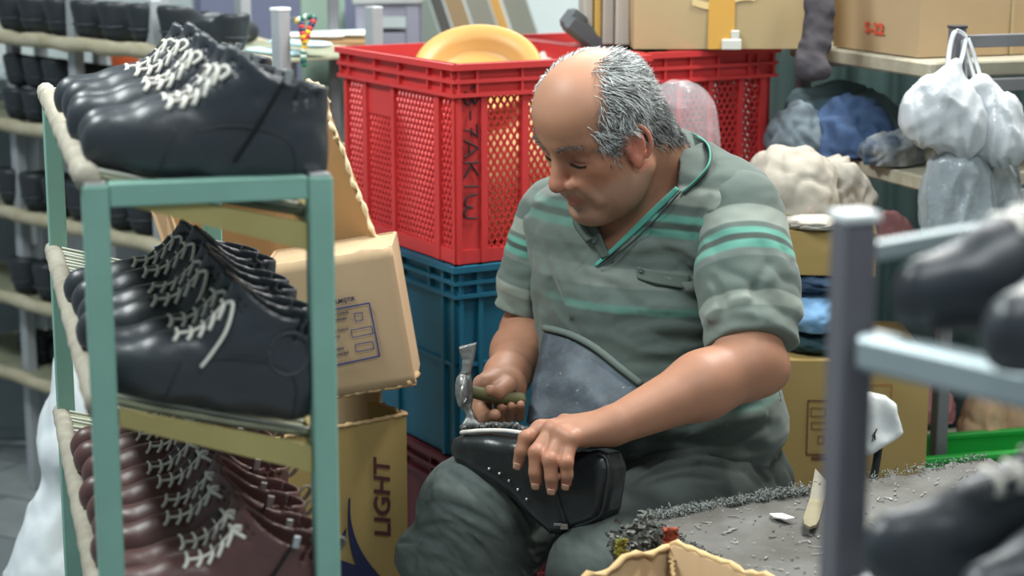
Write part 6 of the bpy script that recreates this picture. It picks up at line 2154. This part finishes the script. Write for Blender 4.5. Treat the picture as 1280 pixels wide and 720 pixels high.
# heap of scraps between the knee and the box
hc = P(806, 682, 2.20)
hp_ = thing('scrap_heap', 'tangle of grey and dark leather offcuts on the bench corner', 'scraps', tuple(hc))
mb = MB()
for k in range(420):
    q_ = hc + np.array([random.gauss(0, .016), random.gauss(.004, .014), abs(random.gauss(0, .013)) - .006])
    ax = unit([random.gauss(0, 1), random.gauss(0, 1), random.gauss(0, 1)]); L_ = .003 + .005 * random.random()
    e_ = unit(np.cross(ax, [.2, .5, .8])) * (.002 + .004 * random.random()); n_ = unit(np.cross(ax, e_)) * .003
    mb.add([q_ - ax * L_ - e_, q_ + n_ - e_, q_ + ax * L_ - e_ * .4, q_ + ax * L_ + e_ * .6, q_ + n_ * 1.4 + e_, q_ - ax * L_ + e_, q_ - n_ * .5], [(0, 1, 4, 5), (1, 2, 3, 4), (0, 6, 1), (5, 4, 6), (2, 6, 3)])
o = mb.build('offcuts', mat('offcut_mix', '#2e2f2c', rough=.85, var='#7e7f79', vscale=70, vamt=1.0, bump=.3, bscale=100), hp_); o['kind'] = 'stuff'
lump('core', hc + np.array([0, .005, -.034]), (.036, .030, .034), mat('offcut_core', '#33332f', rough=.9), 51, .4, 2.2, 4, .5, hp_)
def rag(name, px, py, Y, s, m, label):
    c = P(px, py, Y)
    g_ = np.zeros((9, 9, 3))
    for i in range(9):
        for j in range(9):
            u_, v_ = i / 8 - .5, j / 8 - .5
            g_[i, j] = c + RT * u_ * s[0] + UP * v_ * s[1] - FW * .010 * gnoise(np.array([[u_ * 4, v_ * 4, px * .1]]))[0] + RT * .006 * gnoise(np.array([[v_ * 6, u_ * 3, px * .2]]))[0]
    return tag(MB().sheet(g_, .002).build(name, m, None, True), label, 'scrap')
rag('fabric_scrap', 776, 685, 2.175, (.014, .022), mat('green_yellow_rag', '#5f6a30', rough=.9, var='#a8923c', vscale=60, vamt=1), 'olive and yellow fabric scrap at the left of the offcut heap')
rag('fabric_scrap', 838, 672, 2.165, (.016, .024), mat('rust_rag', '#93422c', rough=.9, var='#5c2c22', vscale=60), 'rust red fabric scrap at the right of the offcut heap')

# ================================================================== grey rack and boots close to the camera, right
RY = 1.20
rp0 = P(1068, 275, RY)
ry = math.atan2(-.09, .074)
rx_ = np.array([math.cos(ry), math.sin(ry), 0]); rn_ = np.array([-rx_[1], rx_[0], 0])         # along the rack (to the right and towards the camera), away
m_dgr = mat('dark_grey_steel', '#706f76', rough=.5, metal=.2, var='#626168', vscale=10, spots='#8a8c90', sscale=30, sthr=.72)
m_sil = mat('pale_steel', '#a9b6ba', rough=.4, metal=.3, var='#93a1a6', vscale=10)
rr_ = thing('boot_rack', 'grey steel boot rack close at the right edge', 'rack', (rp0[0], rp0[1], 0), (0, 0, ry))
RMx = np.stack([rx_, rn_, EZ], 1)
zr1 = P(1085, 432, RY)[2]; zr0 = P(1095, 318, RY)[2]; zr2 = P(1075, 735, RY)[2]
RB = np.array([rp0[0], rp0[1], 0])
RLn, RWd = .80, .24
for u_, v_ in ((0, 0), (0, RWd), (RLn, 0), (RLn, RWd)):
    q_ = RB + rx_ * u_ + rn_ * v_
    MB().box((q_[0], q_[1], rp0[2] / 2), (.023, .023, rp0[2]), np.stack([EX * 0 + np.array([math.cos(R(20)), math.sin(R(20)), 0]), np.array([-math.sin(R(20)), math.cos(R(20)), 0]), EZ], 1) if u_ == 0 else RMx, .002).build('post', m_dgr, rr_)
MB().box((RB[0], RB[1], rp0[2] + .003), (.026, .026, .006), np.stack([np.array([math.cos(R(20)), math.sin(R(20)), 0]), np.array([-math.sin(R(20)), math.cos(R(20)), 0]), EZ], 1), .002).build('post_cap', mat('white_cap', '#e8ecec'), rr_)
for z_, a, b in ((zr1, RB, RB + rx_ * RLn), (zr2, RB, RB + rx_ * RLn)):
    MB().bar(a + rx_ * .012 + EZ * z_ - rn_ * .0, b + EZ * z_, .024, .024, bev=.004).build('front_rail', m_sil, rr_)
    MB().bar(a + rn_ * RWd + rx_ * .012 + EZ * z_, b + rn_ * RWd + EZ * z_, .024, .024, bev=.004).build('back_rail', m_sil, rr_)
    for s_ in np.linspace(.10, RLn - .05, 8):
        MB().bar(RB + rx_ * s_ + rn_ * .012 + EZ * (z_ - .006), RB + rx_ * s_ + rn_ * (RWd - .012) + EZ * (z_ - .006), .008, .006).build('cross_wire', m_sil, rr_)
MB().bar(RB + rn_ * .0125 + EZ * zr0, RB + rn_ * (RWd - .0125) + EZ * zr0, .011, .011).build('end_rail', m_sil, rr_)
def near_boot(toe, z, lab, yaw=0.0, sc=1.0, pitch=0.0):
    t = make_boot('boot', 0)
    ax = -rn_ * math.cos(yaw) + rx_ * math.sin(yaw)
    ax = ax * math.cos(pitch) + EZ * math.sin(pitch)
    ay = unit(np.cross(EZ, ax)); az = np.cross(ax, ay)
    M_ = Matrix([[ax[k], ay[k], az[k], 0] for k in range(3)] + [[0, 0, 0, 1]])
    t.rotation_euler = M_.to_euler(); t.scale = (sc, sc, sc)
    o = np.array([toe[0], toe[1], z]) - np.array([ax[0], ax[1], 0]) * .125 * sc
    t.location = (o[0], o[1], z)
    tag(t, lab, 'boot', 'black boots on the near right rack')
    return t
near_boot(P(1122, 350, 1.17), zr1 + .0135, 'blurred black boot toe-out on the right rack, next to its post', R(-20))
near_boot(P(1243, 385, 1.06), zr1 + .0135, 'blurred black boot on the right rack, cut off by the photo edge', R(-8))
near_boot(P(1080, 690, 1.16), zr2 + .0135, 'blurred black boot low on the right rack, shaft rising to the edge', R(-34), 1.05)
near_boot(P(1205, 725, 1.07), zr2 + .0135, 'blurred black boot lowest at the right photo corner', R(-16))

# ================================================================== plastic bags on the shelf post
m_bag = mat('white_plastic', '#bcc2c7', rough=.30, spec=.6, sub=.0, var='#a4acb3', vscale=16, bump=.4, bscale=42, bdist=.006, wr=(9, 1.0, .02, (1, 1, .7)))
m_bagt = mat('clear_plastic', '#a8b3ba', rough=.2, spec=.7, alpha=.72, bump=.9, bscale=36, bdist=.010, wr=(8, 1.0, .03, (1, 1, .5)), var='#8f9aa2', vscale=12)
m_film = mat('clear_film', '#e6e4ea', rough=.15, spec=.8, alpha=.22, bump=.5, bscale=30, bdist=.01)
def crush(p, s=1.0, o=0.0):
    q_ = (p * f32([26, 26, 9]) + p[:, [2, 0, 1]] * f32([0, 0, 5])) * s + o
    return -np.abs(gnoise(q_ + 1.2 * np.stack([gnoise(q_ * .6 + 4)] * 3, 1))) * .011 + .003 - np.abs(gnoise(q_ * 2.4)) * .0035
def bag(name, label, prims, m, handles, post, o=0.0, vox=.003, amp=1.0):
    s = SDF()
    for pr_ in prims: s.u(*pr_)
    s.disp(lambda p: -crush(p, 1.0, o) * amp, .014)
    pts = np.array([c for c in handles[0]])
    t = thing(name, label, 'bag', tuple(handles[0][-1]))
    c_ = np.array([pr_[2] if len(pr_) > 2 and False else (0, 0, 0) for pr_ in prims])
    lo, hi = post[0], post[1]
    sdfobj('bag_body', s, lo, hi, vox, m, t, 1)
    for h_ in handles:
        MB().tube(curve(np.array(h_), 20), .0042, 6, flat=.45).build('handle', m_bag, t, True)
    return t
YB = 3.02
pt = P(1197, 60, 3.055)
bag('plastic_bag', 'white stuffed plastic bag hanging at the left of the shelf post', [(d_ell(P(1176, 142, YB), (.066, .045, .060), roty(R(12))), 0), (d_ell(P(1205, 165, YB), (.038, .04, .045)), .03), (d_cone(P(1182, 110, YB), P(1195, 82, YB), .030, .010), .03)], m_bag,
    [[P(1184, 92, YB - .01), P(1187, 62, 3.035), P(1194, 40, 3.045), P(1206, 45, 3.05)], [P(1196, 92, YB - .01), P(1204, 66, 3.035), P(1206, 46, 3.05), P(1195, 38, 3.045)]], (P(1100, 225, YB) - .06, P(1245, 60, YB) + .06))
bag('plastic_bag', 'white stuffed plastic bag hanging at the right of the shelf post', [(d_cone(P(1225, 110, YB + .005), P(1256, 180, YB + .005), .022, .038), 0), (d_ell(P(1245, 160, YB + .005), (.036, .04, .055), roty(R(-25))), .03)], m_bag,
    [[P(1222, 108, YB), P(1212, 75, 3.04), P(1205, 50, 3.05)], [P(1228, 104, YB), P(1218, 70, 3.04), P(1210, 48, 3.05)]], (P(1190, 225, YB) - .06, P(1290, 60, YB) + .06), 7.0)
bag('plastic_bag', 'crinkled translucent bag hanging below the left white bag', [(d_ell(P(1196, 250, 3.03), (.060, .042, .085)), 0), (d_cone(P(1195, 205, 3.03), P(1199, 180, 3.035), .034, .018), .03), (d_ell(P(1210, 292, 3.03), (.056, .04, .045)), .04)], m_bagt,
    [[P(1192, 196, 3.035), P(1199, 120, 3.05), P(1203, 50, 3.052)], [P(1203, 196, 3.035), P(1208, 120, 3.05), P(1206, 52, 3.052)]], (P(1120, 345, 3.03) - .06, P(1275, 170, 3.03) + .06), 13.0, .003, 1.35)
bag('plastic_bag', 'pale translucent bag hanging at the right photo edge', [(d_ell(P(1242, 252, 3.08), (.045, .04, .085)), 0), (d_cone(P(1240, 205, 3.08), P(1225, 150, 3.08), .028, .010), .03)], m_bagt,
    [[P(1228, 160, 3.08), P(1216, 100, 3.07), P(1206, 52, 3.06)]], (P(1180, 340, 3.08) - .06, P(1300, 140, 3.08) + .06), 19.0)
# clear bag standing behind the person
s = SDF()
c_ = P(846, 120, 3.06)
s.u(d_cone((c_[0], c_[1], .06), (c_[0], c_[1], c_[2] - .03), .058, .055)); s.u(d_ell((c_[0] + .012, c_[1], c_[2] - .075), (.056, .05, .085)), .03)
s.disp(lambda p: -crush(p, .8, 3.0) * .7, .012)
s.inter(lambda p: (.004 - p[:, 2]).astype(np.float32), .004)
t_ = thing('plastic_bag', 'tall clear plastic bag bulging up behind the person shoulder', 'bag', (c_[0], c_[1], 0))
sdfobj('bag_body', s, c_ * np.array([1, 1, 0]) - .1, c_ + .1, .005, m_film, t_, 1)

# ================================================================== green tray, tan shapes, small bits at the right
m_gtr = mat('green_plastic', '#1f9a3c', rough=.45, var='#188232', vscale=6)
gt = P(1142, 577, 3.02)
ty = R(14)
tx_ = np.array([math.cos(ty), math.sin(ty), 0]); ty_ = np.array([-math.sin(ty), math.cos(ty), 0])
TW, TD, TH = .34, .12, .055
tc = gt + tx_ * TW / 2 + ty_ * TD / 2; zt = gt[2]
tr_ = thing('tray', 'bright green plastic tray behind the workbench', 'tray', (tc[0], tc[1], zt - TH), (0, 0, ty))
TM_ = np.stack([tx_, ty_, EZ], 1)
for sx, sy, w_, d_ in ((0, -1, TW, .006), (0, 1, TW, .006), (-1, 0, .006, TD - .014), (1, 0, .006, TD - .014)):
    MB().box(tc + tx_ * sx * (TW / 2 - .003) + ty_ * sy * (TD / 2 - .003) + EZ * (-TH / 2 - .0), (w_, d_, TH - .002), TM_, .001).build('side_wall', m_gtr, tr_)
    MB().box(tc + tx_ * sx * (TW / 2 - .0) + ty_ * sy * (TD / 2 - .0) + EZ * .001, (w_ + .012, d_ + .010, .010), TM_, .002).build('rim', m_gtr, tr_)
MB().box(tc - EZ * (TH - .003), (TW - .014, TD - .014, .005), TM_, .001).build('bottom', m_gtr, tr_)
carton('cardboard_box', 'brown carton under the green tray', (tc[0] + ty_[0] * .085, tc[1] + ty_[1] * .085, 0), (TW - .02, TD + .18, zt - TH - .003), ty, m_kra4)
m_tan = mat('tan_suede', '#c3a184', rough=.85, var='#a98668', vscale=12, bump=.5, bscale=70)
zq = zt - TH + .002
tag(lump('work_glove', (P(1228, 545, 3.23)[0], 3.23, zq), (.045, .045, .085), m_tan, 61, .22, 1.3, 5, .5), 'tan suede glove bunched behind the left of the green tray', 'glove', 'tan gloves behind the tray')
tag(lump('work_glove', (P(1270, 530, 3.27)[0], 3.27, zq), (.055, .05, .110), m_tan, 63, .20, 1.2, 5, .5), 'larger tan suede glove at the right behind the green tray', 'glove', 'tan gloves behind the tray')
put('garment', 'red and white striped cloth stuffed beside the tall ochre box', 'clothes', 1180, 500, 3.32, (.03, .04, .055), mat('red_white_cloth', '#c98a90', rough=.9, var='#e3dcda', vscale=30, vamt=1.0, stretch=(.2, .2, 4)), 64, .36 + .026 if False else z3 + .026, amp=.3)
put('garment', 'pink cloth bundle on the lower plank behind the near boots', 'clothes', 1165, 412, 3.30, (.05, .05, .05), mat('pink_cloth', '#d79a9e'), 66, z3 + .14, amp=.25)
# white folded bag behind the bench
wy = 2.78
h0_ = P(1090, 530, wy)
pw = poly2([((P(x, y, wy) - h0_) @ RT, (P(x, y, wy) - h0_) @ UP) for x, y in [(1060, 505), (1087, 491), (1108, 496), (1119, 506), (1125, 541), (1103, 556), (1084, 566), (1062, 568)]])
ws = SDF()
def wprof(p):
    q_ = p - f32(h0_)
    a = pw(q_ @ f32(RT), q_ @ f32(UP)) + .008; b = np.abs(q_ @ f32(FW)) - .022 + .008
    return (np.minimum(np.maximum(a, b), 0) + np.sqrt(np.maximum(a, 0) ** 2 + np.maximum(b, 0) ** 2) - .008).astype(np.float32)
ws.u(wprof); ws.disp(lambda p: np.abs(gnoise(p * 26)) * .008 - .002, .008)
wb = thing('bag', 'small white folded bag with a dark strap hung behind the bench', 'bag', (h0_[0], h0_[1], 0))
sdfobj('bag_body', ws, h0_ - .08, h0_ + .08, .003, mat('white_paper_bag', '#dfe3e4', rough=.6, var='#c6cccd', vscale=14), wb, 1)
MB().tube(curve([P(1100, 545, wy), P(1096, 575, wy), P(1090, 610, wy), P(1086, 660, wy), np.array([P(1086, 660, wy)[0], wy, .0])], 24), .009, 8, flat=.7).build('strap', mat('dark_strap', '#2d3134', rough=.8), wb, True)
MB().tube([P(1090, 545, wy - .026), P(1093, 540, wy - .027), P(1094, 549, wy - .027), P(1089, 553, wy - .026), P(1092, 546, wy - .027), P(1096, 536, wy - .026)], .0012, 5).build('ink_mark', m_ink, wb, True)
# ================================================================== light
w = bpy.data.worlds.new('world'); SC.world = w
w.use_nodes = True
bg = w.node_tree.nodes['Background']
bg.inputs[0].default_value = (0.80, 0.95, 1.0, 1)
bg.inputs[1].default_value = 0.36
def area(name, loc, size, power, col, target=None, sy=None):
    l = bpy.data.lights.new(name, 'AREA'); l.energy = power; l.color = col
    l.shape = 'RECTANGLE'; l.size = size; l.size_y = sy or size
    o = bpy.data.objects.new(name, l); COL.objects.link(o); o.location = loc
    if target is not None:
        o.rotation_euler = (Vector(target) - Vector(loc)).to_track_quat('-Z', 'Y').to_euler()
    return o
area('ceiling_lamp', (0.9, 3.1, 2.75), 1.2, 85, (1.0, .97, .92), (0.2, 2.7, .8), .3)
area('ceiling_lamp', (-1.3, 2.2, 2.75), 1.3, 62, (.94, 1, .98), (-0.2, 2.5, .8), .3)
area('ceiling_lamp', (0.3, 4.6, 2.75), 1.3, 60, (.95, 1, 1.0), (0.2, 4.4, .8), .3)
area('ceiling_lamp', (0.6, 0.7, 2.75), 1.3, 26, (.94, 1, 1.0), (0.2, 2.2, .8), .3)
vs = SC.view_settings
vs.view_transform = 'Standard'; vs.look = 'None'; vs.gamma = 1.0; vs.exposure = 0.0
vs.use_curve_mapping = False
try:
    SC.cycles.use_denoising = True
except Exception:
    pass
